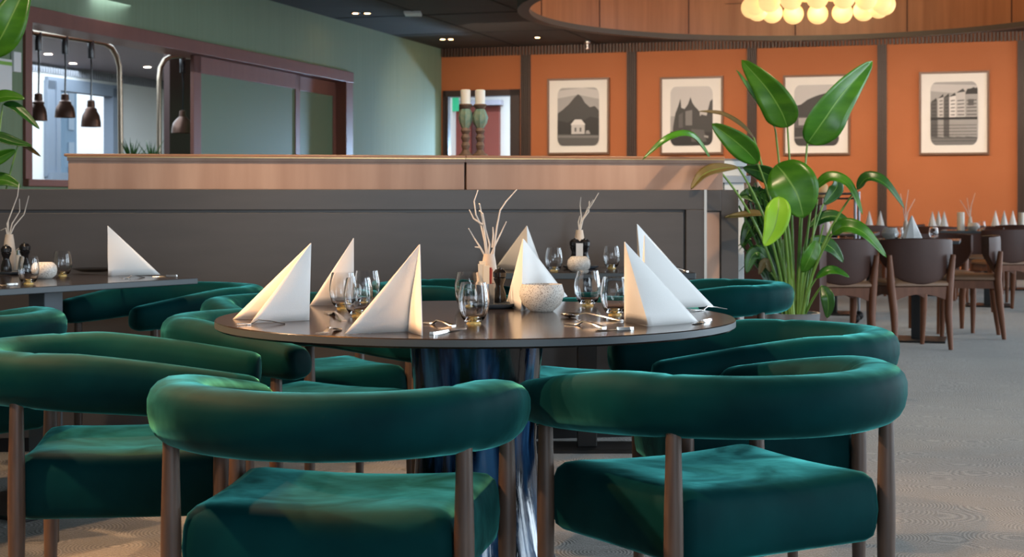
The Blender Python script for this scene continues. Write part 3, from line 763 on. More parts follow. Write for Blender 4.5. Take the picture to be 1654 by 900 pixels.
# ------------------------------------------------------------------ glasses
def make_glass(label, group):
    t = thing('tumbler', label, 'glass', (0,0,0), 0, group)
    prof = [(.0112, .0125), (.0132, .0051), (.0215, .0065), (.0285, .0165), (.0335, .034), (.0352, .050), (.0335, .068), (.0300, .086), (.0285, .0925),
            (.0272, .0925), (.0288, .086), (.0322, .068), (.0339, .050), (.0322, .034), (.0272, .0185), (.0205, .0110), (.0130, .0125), (.006, .0150)]
    MB().lathe(prof, n=32).build('bowl', M['glass'], t, ang=60)
    MB().lathe([(.0165, 0), (.0165, .002), (.0128, .0049), (.0108, .0122), (.006, .0145)], n=9).build('glint_foot', M['amber'], t, smooth=False)['label'] = 'amber glint of the glass, shaped as a faceted foot'
    return t
gg = 'stemless glasses on the round table'
gl = make_glass('stemless glass nearest the front edge of the round table', gg); gl.location = at(765, 523, TT)
def glass(px, py, label, group=gg, z=TT): g = dup(gl, at(px, py, z), random.uniform(0, 6), label); g['group'] = group; return g
glass(756, 498, 'stemless glass behind the front glass, by the sugar cup')
glass(554, 499, 'stemless glass before the rear left napkin, leftmost of three')
glass(579, 511, 'stemless glass nearest the camera of the three on the left')
glass(593, 494, 'stemless glass farthest right of the three on the left, half behind napkin')
glass(949, 494, 'stemless glass between the bowl and the right napkins')
glass(993, 509, 'stemless glass partly hidden by the front right napkin')
gb = 'stemless glasses on the small dark tables'
glass(895, 438, 'stemless glass left of the round holder on the back table', gb)
glass(988, 434, 'stemless glass right of the round holder on the back table', gb)
glass(46, 459, 'stemless glass in front of the pepper mills on the left table', gb)
glass(101, 446, 'stemless glass right of the pale holder on the left table', gb)

# ------------------------------------------------------------------ table centre pieces
def bowl(px, py, r, h, label, kind='bowl'):
    P = at(px, py, TT)
    if kind == 'bowl':
        prof = [(r*.50, 0), (r*.56, .003), (r*.84, h*.25), (r*.985, h*.55), (r*.99, h*.75), (r*.90, h), (r*.84, h), (r*.90, h*.75), (r*.9, h*.58), (r*.7, h*.25), (.01, h*.12)]
    else:
        prof = [(r*.55, 0), (r*.65, .003), (r*.92, h*.22), (r, h*.5), (r*.93, h*.78), (r*.70, h*.97), (r*.6, h), (r*.55, h*.97), (r*.8, h*.75), (r*.85, h*.5), (.01, h*.15)]
    o = MB().lathe(prof, (0, 0, 0), 40).build('candle_bowl', M['stoneware'], ang=60); o.location = P
    tag(o, label, 'bowl', 'speckled tealight bowls'); return o
bowl(875, 503, .056, .068, 'wide speckled white bowl in the middle of the round table')
bowl(935, 439, .046, .060, 'round speckled holder on the back table below the twig vase', 'ball')
bowl(72, 450, .044, .058, 'pale speckled holder on the left table between two glasses', 'ball')

tray_z = TT + .0085
def twigs(t, paths, s, Y, base):
    b = MB()
    for pts in paths:
        P = [Vector(((px-base[0])/s, (i*.37 % 1 - .5)*.03*(i > 0), (base[1]-py)/s)) for i, (px, py) in enumerate(pts)]
        k = len(P); b.tube(P, [.0032*(1-.55*i/(k-1)) for i in range(k)], 6)
    return b.build('twigs', M['twig'], t)
def att(px, py): P = at(px, py, TT); P.z = tray_z; return P
def vase(px, py, h, label, paths, z=TT+.0):
    P = att(px, py); s = F/P.y
    t = thing('bud_vase', label, 'vase', P, 0, 'bud vases with white twigs')
    MB().lathe([(.024, 0), (.026, .004), (.025, h*.45), (.018, h*.85), (.0145, h), (.0115, h), (.0115, h*.9), (.016, h*.8), (.004, h*.8)], n=24).build('body', M['clay'], t)
    twigs(t, paths, s, P.y, (px, py)); return t
# round table: tray with cup, mill and vase
def tray(px, py, r, label):
    o = MB().lathe([(r*.75, 0), (r*.8, .001), (r*.97, .006), (r, .012), (r*.97, .0125), (r*.93, .009), (r*.8, .008), (.01, .0078)], n=40).build('condiment_tray', M['slate'], ang=50)
    o.location = at(px, py, TT); tag(o, label, 'tray', 'condiment trays'); return o
tray(794, 497, .068, 'blue-grey tray holding condiments on the round table')
vase(790, 487, .122, 'pale bud vase of long white twigs on the round table', [
    [(786, 420), (783, 395), (777, 370), (769, 352), (766, 330), (772, 312)], [(788, 420), (784, 390), (779, 358), (775, 335), (774, 334)],
    [(784, 420), (776, 405), (766, 390), (757, 374)], [(776, 405), (767, 404)], [(779, 368), (765, 358), (758, 344)],
    [(797, 418), (799, 398), (803, 370), (808, 345), (818, 330), (835, 311)], [(793, 418), (800, 400), (810, 380), (818, 363)],
    [(795, 405), (797, 385), (796, 372)], [(789, 418), (791, 400), (784, 375), (780, 350), (774, 345)]], tray_z)
P = att(785, 498)
t = thing('sugar_cup', 'grey metal cup of sugar packets on the round table tray', 'cup', P)
MB().lathe([(.021, 0), (.022, .002), (.023, .055), (.0215, .055), (.0205, .006), (.004, .005)], n=28).build('cup', M['cup_metal'], t)
for i, (dx, dy, h_, w_, m_, rz) in enumerate(((-.012, -.006, .105, .016, 'packet_white', .2), (-.009, .004, .112, .016, 'packet_white', -.15), (.004, .010, .094, .014, 'packet_red', .1), (.001, -.010, .101, .016, 'packet_white', .05), (.010, -.004, .096, .010, 'packet_red', -.2), (.012, .006, .092, .010, 'packet_red', .3))):
    c_, s_ = math.cos(rz), math.sin(rz); tl = dx*.35
    R = lambda p: Vector((dx*.6 + c_*p[0]-s_*p[1] + tl*p[2]/.05*.6, dy*.8 + s_*p[0]+c_*p[1], p[2]))
    o = MB().box((-w_/2, -.0012, .008), (w_/2, .0012, h_), R).build('sugar_packet', M[m_], smooth=False, bevel=.0005)
    o.location = P; tag(o, ('red sugar packet standing in the grey metal cup' if m_ == 'packet_red' else 'cream sugar packet standing in the grey metal cup'), 'sugar packet', 'red sugar packets in the cup' if m_ == 'packet_red' else 'cream sugar packets in the cup')
def mill(px, py, h, label, z):
    t = thing('pepper_mill', label, 'pepper mill', att(px, py), 0, 'black pepper mills'); r = h*.19
    MB().lathe([(r, 0), (r*1.05, .003), (r*.95, h*.25), (r*.62, h*.45), (r*.6, h*.52), (r*.9, h*.66), (r*.92, h*.70)], n=24).build('body', M['gloss_black'], t)
    MB().lathe([(r*.75, h*.705), (r*.98, h*.73), (r*1.0, h*.86), (r*.6, h*.95), (r*.12, h*.96)], n=24).build('head', M['gloss_black'], t)
    MB().lathe([(r*.25, h*.955), (r*.3, h*.98), (r*.1, h)], n=12).build('knob', M['steel'], t)
    return t
mill(807, 494, .092, 'black pepper mill beside the grey cup on the round table', tray_z)
# back table set
tray(938, 434, .075, 'blue-grey condiment tray on the back table behind the round holder')
vase(936, 432.5, .149, 'pale bud vase of short white twigs on the back table', [
    [(936, 378), (938, 362), (945, 350), (955, 335), (967, 315)], [(935, 378), (939, 355), (937, 335), (938, 322)], [(937, 378), (941, 360), (949, 340), (958, 326)], [(940, 360), (951, 345), (952, 328)], [(936, 378), (934, 362), (937, 352)]], tray_z)
mill(928.5, 434, .118, 'black pepper mill left of the vase on the back table', tray_z)
mill(944.5, 434, .118, 'black pepper mill right of the vase on the back table', tray_z)
P = att(936, 435.6); o = MB().box((-.014, -.001, 0), (.014, .001, .098)).build('table_card', M['white_plain'], smooth=False); o.location = P
tag(o, 'small white card in front of the vase on the back table', 'card')
# left table set
tray(22, 443, .095, 'dark condiment tray on the left table under the twig vase')
vase(15, 439.5, .139, 'pale bud vase of white twigs on the left table', [
    [(14, 384), (12, 365), (20, 340), (30, 320), (31, 300)], [(16, 384), (24, 368), (38, 350), (48, 320)], [(15, 384), (20, 365), (31, 345), (33, 325)], [(12, 384), (10, 372), (0, 376)], [(13, 384), (14, 360), (22, 335)]], tray_z)
mill(10, 443.5, .105, 'black pepper mill at the left edge on the left table', tray_z)
mill(40, 442, .112, 'black pepper mill right of the vase on the left table', tray_z)
P = att(32, 440); t = thing('salt_shaker', 'small steel-topped shaker between the mills on the left table', 'shaker', P)
MB().lathe([(.014, 0), (.015, .003), (.014, .06)], n=16).build('body', M['white_plain'], t); MB().lathe([(.0145, .06), (.0145, .078), (.006, .086)], n=16).build('lid', M['steel'], t)
o = MB().lathe([(.05, 0), (.055, .002), (.085, .012), (.082, .0135), (.05, .006), (.01, .005)], n=40).build('side_plate', M['gloss_black'], ang=50); o.location = at(152, 439, TT)
tag(o, 'black side plate left of the lone napkin', 'plate')

# ------------------------------------------------------------------ cutlery
def cut_frame(p0, p1):
    d = (p1-p0); L = d.length; a = math.atan2(d.y, d.x); return L, a
def cutlery(kind, q0, q1, label, group='cutlery on the tables', z=TT):
    p0, p1 = at(*q0, z), at(*q1, z); L, a = cut_frame(p0, p1); L = max(L, .09)
    t = thing(kind, label, kind, (p0.x, p0.y, z+.0004), a, group); w = .0105 if L > .12 else .009
    def strip(stations, name, th=.0022):      # (x, halfwidth, z) stations
        b = MB(); rings = [[(x, -hw, zz), (x, hw, zz), (x, hw*.8, zz+th), (x, -hw*.8, zz+th)] for x, hw, zz in stations]
        b.rings(rings); return b.build(name, M['steel'], t, ang=50)
    if kind == 'knife':
        strip([(0, .002, .001), (L*.05, .007, 0), (L*.3, .0095, 0), (L*.52, .009, 0), (L*.55, .006, .001)], 'blade', .0016)
        strip([(L*.55, .004, .0005), (L*.62, .0058, 0), (L*.85, .0085, 0), (L*.97, .0085, 0), (L, .005, 0)], 'handle', .006)
    elif kind == 'spoon':
        b = MB(); hl = L*.26; rings = []
        for i in range(9):
            f = i/8; x = hl*f; hw = .020*math.sin(PI*min(max(f*.96+.02, 0), 1))**.6
            rings.append([(x, hw*(j/3-1), .0008 + .009*(j/3-1)**2*(hw/.02) + .004*abs(f-.5)*2) for j in range(7)])
        o = b.rings(rings, cap=False, closed=False).build('bowl', M['steel'], t); so = o.modifiers.new('Solidify', 'SOLIDIFY'); so.thickness = .0014; so.offset = 1
        strip([(hl*.97, .0035, .006), (L*.42, .003, .012), (L*.7, .0045, .007), (L*.92, .009, .002), (L, .007, .0005)], 'handle')
    else:
        b = MB(); hl = L*.2
        for k in (-1.5, -.5, .5, 1.5): b.box((0, k*.0058-.0013, .0016), (hl, k*.0058+.0013, .0032))
        b.box((hl, -.0102, .0006), (hl*1.5, .0102, .0024)); b.build('tines', M['steel'], t, smooth=False, bevel=.0006)
        strip([(hl*1.45, .009, .0006), (hl*1.75, .004, .003), (L*.45, .003, .009), (L*.7, .0045, .006), (L*.93, .0095, .001), (L, .007, 0)], 'handle')
    return t
cutlery('fork', (382, 525), (460, 523.5), 'fork at the foot of the leftmost napkin, glowing gold')
cutlery('fork', (529, 505), (556, 519), 'fork with upturned tines left of the three glasses')
cutlery('fork', (516, 541), (548, 533), 'fork pointing left before the tall front napkin')
cutlery('fork', (684, 523), (733, 527), 'thin fork right of the tall front napkin, golden')
cutlery('knife', (752, 531), (697, 541.5), 'knife with a thick silver handle at the front edge')
cutlery('spoon', (908, 512), (1004, 519), 'spoon with its bowl towards the speckled bowl')
cutlery('fork', (915, 524), (976, 530), 'fork lying nearer the edge than the spoon')
cutlery('knife', (962, 535), (1012, 533), 'knife lying below the front right glass')
cutlery('knife', (1120, 524.5), (1146, 518), 'knife at the right foot of the front right napkin')
cutlery('fork', (1118, 503), (1172, 500), 'fork at the right rim of the round table')
cutlery('fork', (1083, 437.5), (1106, 438.5), 'fork on the back table, right of its right napkin')
cutlery('fork', (196, 451), (232, 448.5), 'fork in front of the lone napkin on the left table')
cutlery('knife', (246, 447.2), (278, 446.8), 'knife at the right foot of the lone napkin')
cutlery('knife', (-12, 462), (22, 460.5), 'knife at the left edge of the left table')

# ------------------------------------------------------------------ brown chairs and tables of the far dining area
def make_brown(label, group):
    t = thing('brown_chair', label, 'chair', (0,0,0), 0, group)
    # faces +y; back towards -y
    for sx in (-1, 1):
        b = MB(); b.tube([(sx*.205, -.235, 0), (sx*.200, -.205, .25), (sx*.215, -.185, .45), (sx*.235, -.205, .66)], [.016, .027, .031, .018], 10); b.build('leg', M['chair_wood'], t)
        b = MB(); b.tube([(sx*.20, .215, 0), (sx*.205, .205, .25), (sx*.205, .195, .44)], [.015, .024, .028], 10); b.build('leg', M['chair_wood'], t)
    b = MB()
    rings = []
    for i in range(17):            # apron arching between the legs
        pass
    for y in (-.19, .185):
        P = []
        for i in range(9):
            x = -.2 + .4*i/8; P.append((x, y, .415 - .05*(abs(x)/.2)**2))
        rings = [[(x, y-.012, z-.028), (x, y+.012, z-.028), (x, y+.012, .437), (x, y-.012, .437)] for x, y, z in P]; b.rings(rings)
    for x in (-.205, .205): b.box((x-.012, -.18, .38), (x+.012, .18, .437))
    b.build('seat_frame', M['chair_wood'], t)
    S = []
    for ins, z in ((.02, .438), (.0, .446), (.0, .462), (.012, .476), (.05, .482), (.15, .480)):
        S.append([(x*(.235-ins)/.235, y*(.225-ins)/.225, z) for x, y in rrect(-.235, -.215, .235, .225, .06, 5)])
    MB().rings(S).build('seat', M['tan_seat'], t)
    # curved back pad: tall in the middle, rising at the ends
    rings = []; n = 20
    for i in range(n+1):
        a = -1 + 2*i/n; ang = a*1.15; x = .262*math.sin(ang)/math.sin(1.15); y = -.215 + .10*(1-math.cos(ang))/(1-math.cos(1.15))
        zt = .765 + .012*(1-a*a); zb = .455 + .17*abs(a)**2.2; th = .016
        nx, ny = math.sin(ang)*.7, -math.cos(ang)*.9
        sec = []
        for j in range(12):
            q = 2*PI*j/12; cu, su = math.cos(q), math.sin(q); u_ = math.copysign(abs(cu)**.6, cu)*th; v_ = math.copysign(abs(su)**.35, su)*(zt-zb)/2
            sec.append((x+nx*u_, y+ny*u_, (zt+zb)/2+v_))
        rings.append(sec)
    MB().rings(rings).build('backrest', M['leather'], t)
    return t
BG = 'brown chairs of the far dining area'
Kp = at(1481, 566, 0)
bc = make_brown('brown leather chair nearest the camera on the right, back turned', BG); bc.location = (Kp.x, Kp.y+.22, 0); bc.rotation_euler = (0, 0, math.radians(10))
def brown(x, y, deg, label): return dup(bc, (x, y, 0), math.radians(deg), label)
FG = 'tables of the far dining area'
def far_table(px, Y, wx, wy, label): return rect_table((px-CX)*Y/F, Y, wx, wy, TH, label, FG)
far_table(1481, 11.55, .62, .75, 'dark square table before the nearest brown chair')
far_table(1285, 11.75, .6, .7, 'dark table directly behind the stems of the tall plant')
far_table(1345, 14.3, .8, .75, 'dark square table with two napkins behind the tall plant')
far_table(1596, 15.4, .9, .75, 'dark table at the right edge with a twig vase')
far_table(1405, 18.0, .8, .75, 'far table between the plant and the slatted post')
far_table(1522, 17.2, .8, .75, 'far table with three napkins in the middle of the orange panel')
far_table(1636, 18.3, .9, .75, 'farthest table by the right edge of the photo')
def bx(px, Y): return (px-CX)*Y/F
brown(bx(1352, 10.75), 10.85, 6, 'brown chair half hidden behind the leaves of the tall plant')
brown(bx(1518, 12.45), 12.4, 175, 'brown chair facing the camera beyond the nearest square table')
brown(bx(1572, 11.75), 11.85, 78, 'brown chair right of the nearest square table')
brown(bx(1622, 14.7), 14.75, 8, 'brown chair with a tan seat at the right edge of the photo')
brown(bx(1590, 16.05), 16.15, 178, 'brown chair beyond the table with a twig vase')
brown(bx(1508, 16.45), 16.45, -14, 'brown chair before the far table with three napkins')
brown(bx(1390, 17.2), 17.2, 4, 'brown chair at the far table by the slatted post')
brown(bx(1462, 18.1), 18.1, 74, 'brown chair at the side of the far table by the post')
brown(bx(1646, 17.55), 17.55, -12, 'brown chair before the farthest table at the right edge')
# small items on those tables
def cone_napkin(px, Y, h, wdt, label, m='napkin', z=TT):
    X = bx(px, Y); b = MB(); r = wdt/2
    b.rings([[(r*math.cos(a)*k, r*.8*math.sin(a)*k, h*(1-k)) for a in (PI*.05, PI*.35, PI*.5, PI*.65, PI*.95, PI*1.25, PI*1.5, PI*1.75)] for k in (1, .66, .33, .04)])
    o = b.build('napkin', M[m], ang=30); o.location = (X, Y, z+.0005); tag(o, label, 'napkin', 'folded napkins in the far dining area'); return o
for px, Y, lb in ((1473, 11.40, 'tall white napkin above the back of the nearest brown chair'), (1347, 14.2, 'right white napkin on the table behind the plant'), (1336, 14.4, 'left white napkin on the table behind the plant'),
                  (1404, 17.8, 'left white napkin on the far table by the post'), (1422, 18.1, 'right white napkin on the far table by the post'),
                  (1506, 16.9, 'left of three white napkins on the far table'), (1516, 17.4, 'middle of three white napkins on the far table'), (1525, 16.95, 'right of three white napkins on the far table'),
                  (1608, 18.45, 'left white napkin on the farthest right table'), (1622, 18.15, 'middle white napkin on the farthest right table'), (1636, 18.3, 'right white napkin on the farthest right table')):
    cone_napkin(px, Y, .185, .17 if Y < 13 else .105, lb)
def candle(px, Y, h, r, lb):
    o = MB().lathe([(r, 0), (r, h-.004), (r-.004, h), (.004, h-.003)], n=20).build('pillar_candle', M['candle']); o.location = (bx(px, Y), Y, TT); tag(o, lb, 'candle', 'pillar candles in the far dining area')
candle(1552, 15.3, .18, .035, 'white pillar candle on the table with a twig vase'); candle(1650, 17.95, .16, .035, 'white pillar candle at the right edge of the photo')
def far_bowl(px, Y, lb, r=.055):
    o = MB().lathe([(r*.5, 0), (r*.9, r*.4), (r, r*.8), (r*.7, r*1.4), (r*.6, r*1.4), (r*.8, r*.8), (.01, r*.3)], n=24).build('candle_bowl', M['stoneware']); o.location = (bx(px, Y), Y, TT); tag(o, lb, 'bowl', 'speckled tealight bowls')
far_bowl(1438, 11.40, 'speckled bowl left of the tall napkin on the square table', .062); far_bowl(1572, 15.25, 'speckled bowl beside the twig vase near the right edge')
def far_vase(px, Y, lb, paths):
    t = thing('bud_vase', lb, 'vase', (bx(px, Y), Y, TT), 0, 'bud vases with white twigs'); s = F/Y
    MB().lathe([(.024, 0), (.026, .004), (.025, .06), (.016, .12), (.014, .135)], n=16).build('body', M['clay'], t)
    b = MB()
    for dx, h_ in paths: b.tube([(0, 0, .10), (dx*.3, .02, .10+h_*.5), (dx, 0, .10+h_)], [.004, .003, .002], 5)
    b.build('twigs', M['twig'], t)
far_vase(1463, 11.75, 'bud vase with twigs behind the tall napkin', ((-.04, .24), (.02, .27), (.07, .2)))
far_vase(1567, 15.5, 'bud vase with twigs on the table near the right edge', ((-.10, .20), (-.03, .22), (.05, .27), (.02, .18)))
for px, Y, lb in ((1508, 11.35, 'stemless glass right of the tall napkin on the square table'), (1452, 11.3, 'stemless glass between the bowl and the tall napkin'), (1322, 14.2, 'stemless glass on the table behind the plant'), (1586, 15.15, 'stemless glass next to the bowl near the right edge')):
    g = dup(gl, (bx(px, Y), Y, TT), 0, lb); g['group'] = 'stemless glasses in the far dining area'
# dark sideboard with peach napkins behind the plant
Xs = bx(1225, 10.2)
t = thing('sideboard', 'dark serving sideboard behind the white pedestal', 'sideboard', (Xs, 10.2, 0), TH)
MB().box((-.28, -.22, .05), (.42, .22, 1.01)).build('body', M['leather'], t, smooth=False, bevel=.004)
MB().box((-.30, -.24, 1.01), (.44, .24, 1.05)).build('top', M['casing'], t, smooth=False, bevel=.004)
MB().box((-.26, -.19, 0), (.40, .19, .05)).build('plinth', M['gap'], t, smooth=False)
for px, lb in ((1206, 'left peach napkin on the dark sideboard'), (1224, 'middle peach napkin on the dark sideboard'), (1256, 'right peach napkin on the dark sideboard')):
    cone_napkin(px, 10.2, .115, .14, lb, 'peach', 1.05)
# serving trolley
Xt = bx(1346, 13.4)
t = thing('serving_trolley', 'chrome serving trolley behind the tall plant', 'trolley', (Xt, 13.4, 0), TH)
b = MB()
for sx in (-.2, .2):
    for sy in (-.2, .2): b.tube([(sx, sy, .08), (sx, sy, 1.12)], .012, 8)
for z in (.75, 1.1):
    b.tube([(-.2, -.2, z), (.2, -.2, z), (.2, .2, z), (-.2, .2, z), (-.2, -.2, z)], .010, 6)
b.build('frame', mat('dull_steel', (.22, .22, .24), .35, metal=.8), t)
for z in (.25, .70, 1.05): MB().box((-.2, -.2, z), (.2, .2, z+.015)).build('shelf', M['gloss_black'], t, smooth=False)
for sx in (-.2, .2):
    for sy in (-.2, .2): MB().lathe([(.012, -.04), (.04, -.02), (.04, .02), (.012, .04)], n=14).build('caster', M['black_metal'], t).matrix_local = Matrix.Translation((sx, sy, .04)) @ Matrix.Rotation(PI/2, 4, 'X')
b = MB().lathe([(.05, 0), (.055, .01), (.06, .10), (.04, .13), (.01, .14)], n=20); o = b.build('bread_basket', mat('amber_basket', (.75, .42, .16), .5)); o.location = (bx(1326, 13.4), 13.4, 1.066)
tag(o, 'small amber basket on top of the chrome trolley', 'basket')

# ------------------------------------------------------------------ plants
GS = (-1, -.72, -.42, -.14, -.035, .035, .14, .42, .72, 1)
def leaf_mesh(P, width, roll=0.0, fold=.25, wave=.03, curl=0.0, n=16, peak=.42):
    """blade along the 3-D spline P, facing the viewer, rolled about its midrib"""
    pts = []
    k = len(P)
    for i in range(n+1):
        f = i/n*(k-1); j = min(int(f), k-2); u_ = f-j
        p0, p1, p2, p3 = P[max(j-1, 0)], P[j], P[j+1], P[min(j+2, k-1)]
        pts.append(.5*((2*p1) + (p2-p0)*u_ + (2*p0-5*p1+4*p2-p3)*u_*u_ + (3*p1-p0-3*p2+p3)*u_**3))
    b = MB(); rings = []
    for i, p in enumerate(pts):
        t_ = (pts[min(i+1, n)] - pts[max(i-1, 0)]).normalized()
        view = Vector((0, -1, .1)); lat = t_.cross(view)
        if lat.length < .05: lat = Vector((1, 0, 0))
        lat.normalize(); nr = lat.cross(t_).normalized()
        q = Matrix.Rotation(roll + curl*i/n, 3, t_); lat = q @ lat; nr = q @ nr
        f = i/n; e = f/peak if f < peak else (1-f)/(1-peak)
        hw = width/2*max(math.sin(PI/2*max(min(e, 1), 0))**.75, .02)
        row = []
        for g in GS:
            row.append(p + lat*hw*g + nr*(fold*hw*abs(g)**1.3 + wave*hw*math.sin(f*17+g*2)*abs(g)))
        rings.append(row)
    b.rings(rings, cap=False, closed=False)
    for i, f in enumerate(b.bm.faces):
        if i % 9 == 4: f.material_index = 1
    return b
def add_leaf(t, P, width, m, **kw):
    o = leaf_mesh(P, width, **kw).build('leaf', [M[m], M['vein'] if width > .05 else M[m]], t, ang=180)
    so = o.modifiers.new('Solidify', 'SOLIDIFY'); so.thickness = .0016; so.offset = 0
    return o
PY = 7.35; ps = F/PY
pot = far(1280, 505, PY)
t = thing('potted_plant', 'tall bird-of-paradise plant in a grey pot at the end of the divider', 'plant', (pot.x, PY, 0))
zr = pot.z
MB().lathe([(.09, 0), (.095, .004), (.128, zr-.01), (.130, zr), (.120, zr), (.118, zr-.03), (.08, .05)], n=40).build('pot', M['pot'], t)
MB().lathe([(.118, zr-.03), (.01, zr-.022)], n=28).build('soil', M['soil'], t)
def Lp(px, py, d=0.0):
    return far(px, py, PY+d) - Vector((pot.x, PY, 0))
def stem_to(end, foot, mid=None, r=.008):
    P = [foot] + ([mid] if mid else [foot.lerp(end, .45) + Vector((0, 0, .03))]) + [end]
    n = 14; pts = []
    for i in range(n+1):
        u_ = i/n; pts.append(P[0]*(1-u_)**2 + P[1]*2*u_*(1-u_) + P[2]*u_*u_)
    MB().tube(pts, [r*(1-.45*i/n) for i in range(n+1)], 8).build('stem', M['stem'], t)
LEAVES = [ # (path px, depths, width px, material, kwargs, foot px)
    ([(1272, 206), (1262, 180), (1238, 142), (1198, 97)], (0, -.02, -.02, .02), 56, 'leaf', dict(roll=-.4, fold=.22, peak=.35), 1283),
    ([(1252, 208), (1232, 180), (1208, 145), (1189, 113)], (.05, .03, .02, .0), 17, 'leaf', dict(roll=.9, fold=.6), 1276),
    ([(1304, 232), (1330, 195), (1362, 150), (1409, 99)], (0, -.03, -.02, .05), 64, 'leaf', dict(roll=.35, fold=.34, peak=.30, wave=.05), 1288),
    ([(1224, 264), (1205, 243), (1180, 222), (1150, 200)], (-.03, -.08, -.1, -.1), 40, 'leaf', dict(roll=-.35), 1276),
    ([(1217, 222), (1195, 202), (1165, 185), (1128, 180)], (.05, .02, 0, .0), 13, 'leaf_dry', dict(roll=.8, fold=.5), 1272),
    ([(1150, 262), (1118, 222), (1080, 225), (1038, 258)], (-.2, -.42, -.55, -.58), 17, 'leaf', dict(roll=.8, fold=.5), 1270),
    ([(1192, 270), (1160, 273), (1135, 283), (1116, 306)], (-.3, -.45, -.55, -.58), 22, 'leaf_dry', dict(roll=.6), 1272),
    ([(1254, 266), (1270, 285), (1288, 315), (1298, 352)], (-.12, -.17, -.19, -.18), 78, 'leaf', dict(roll=.1, fold=.15, peak=.5), 1284),
    ([(1258, 318), (1257, 340), (1250, 370), (1234, 398)], (-.2, -.23, -.24, -.24), 40, 'leaf_bright', dict(roll=.15, peak=.4), 1278),
    ([(1315, 306), (1340, 288), (1370, 300), (1393, 347)], (-.05, -.08, -.1, -.1), 24, 'leaf', dict(roll=-.7, fold=.4), 1292),
    ([(1384, 306), (1402, 288), (1430, 298), (1461, 337)], (-.05, -.1, -.12, -.1), 24, 'leaf_dark', dict(roll=-.7, fold=.4), 1294),
    ([(1344, 378), (1364, 366), (1395, 376), (1432, 416)], (-.15, -.2, -.22, -.2), 28, 'leaf', dict(roll=-.5, fold=.3), 1294),
    ([(1240, 348), (1220, 345), (1195, 348), (1170, 351)], (-.1, -.12, -.14, -.14), 15, 'leaf_dry', dict(roll=.7), 1276),
    ([(1245, 330), (1230, 320), (1212, 315), (1194, 316)], (.05, .05, .05, .05), 30, 'leaf_dark', dict(roll=.3), 1278),
    ([(1262, 300), (1245, 285), (1225, 276), (1200, 271)], (.04, .02, 0, 0), 30, 'leaf_dark', dict(roll=-.5), 1280),
    ([(1296, 440), (1306, 420), (1314, 402), (1318, 388)], (-.05, -.08, -.08, -.08), 28, 'leaf', dict(roll=.2), 1290),
    ([(1306, 368), (1330, 352), (1352, 350), (1375, 362)], (.1, .12, .12, .12), 22, 'leaf_dark', dict(roll=-.4), 1290),
    ([(1318, 450), (1335, 438), (1352, 438), (1372, 448)], (-.05, -.06, -.06, -.06), 16, 'leaf', dict(roll=-.5), 1292),
    ([(1328, 462), (1336, 478), (1338, 495), (1336, 514)], (-.10, -.13, -.13, -.12), 22, 'leaf_dark', dict(roll=.3), 1300),
    ([(1240, 420), (1226, 408), (1214, 415), (1206, 442)], (-.02, -.04, -.04, -.04), 24, 'leaf_dark', dict(roll=.3), 1274),
    ([(1245, 440), (1238, 425), (1232, 428), (1226, 444)], (-.04, -.06, -.06, -.06), 15, 'leaf_dry', dict(roll=.3), 1276),
    ([(1300, 395), (1325, 392), (1345, 402), (1362, 424)], (.06, .08, .08, .08), 26, 'leaf_dark', dict(roll=-.3), 1290),
    ([(1240, 380), (1222, 362), (1210, 372), (1198, 400)], (.08, .10, .10, .10), 30, 'leaf_dark', dict(roll=.3), 1276),
    ([(1330, 330), (1345, 312), (1352, 300), (1350, 285)], (.10, .12, .12, .12), 26, 'leaf_dark', dict(roll=.3), 1292),
]
for path, dep, wpx, m_, kw, foot in LEAVES:
    P = [Lp(px, py, d) for (px, py), d in zip(path, dep)]
    add_leaf(t, P, wpx/ps, m_, **kw)
    fx_ = (foot-1281)/ps
    stem_to(P[0], Vector((fx_, random.uniform(-.05, .03), zr-.03)), Vector((fx_*1.3 + (P[0].x-fx_)*.22, P[0].y*.5, zr + (P[0].z-zr)*.6)))
for i in range(10):
    a = random.uniform(-.06, .06); stem_to(Vector((a*2.2+.02, random.uniform(-.08, .08), zr+random.uniform(.28, .62))), Vector((a, random.uniform(-.04, .04), zr-.03)), r=.006)
# feathery palm fronds low on the left of the plant
b = MB()
for i in range(46):
    x0_ = random.uniform(-.22, -.08); a = random.uniform(-.05, .05); h_ = random.uniform(.25, .62)
    b.tube([(-.05, .04, zr-.02), (x0_*.7, .06, zr+h_*.6), (x0_+a, .06+a, zr+h_), (x0_+a*1.8-.03, .06, zr+h_-.06)], [.004, .006, .006, .001], 4)
o = b.build('fronds', M['leaf_dark'], t); o['kind'] = 'stuff'

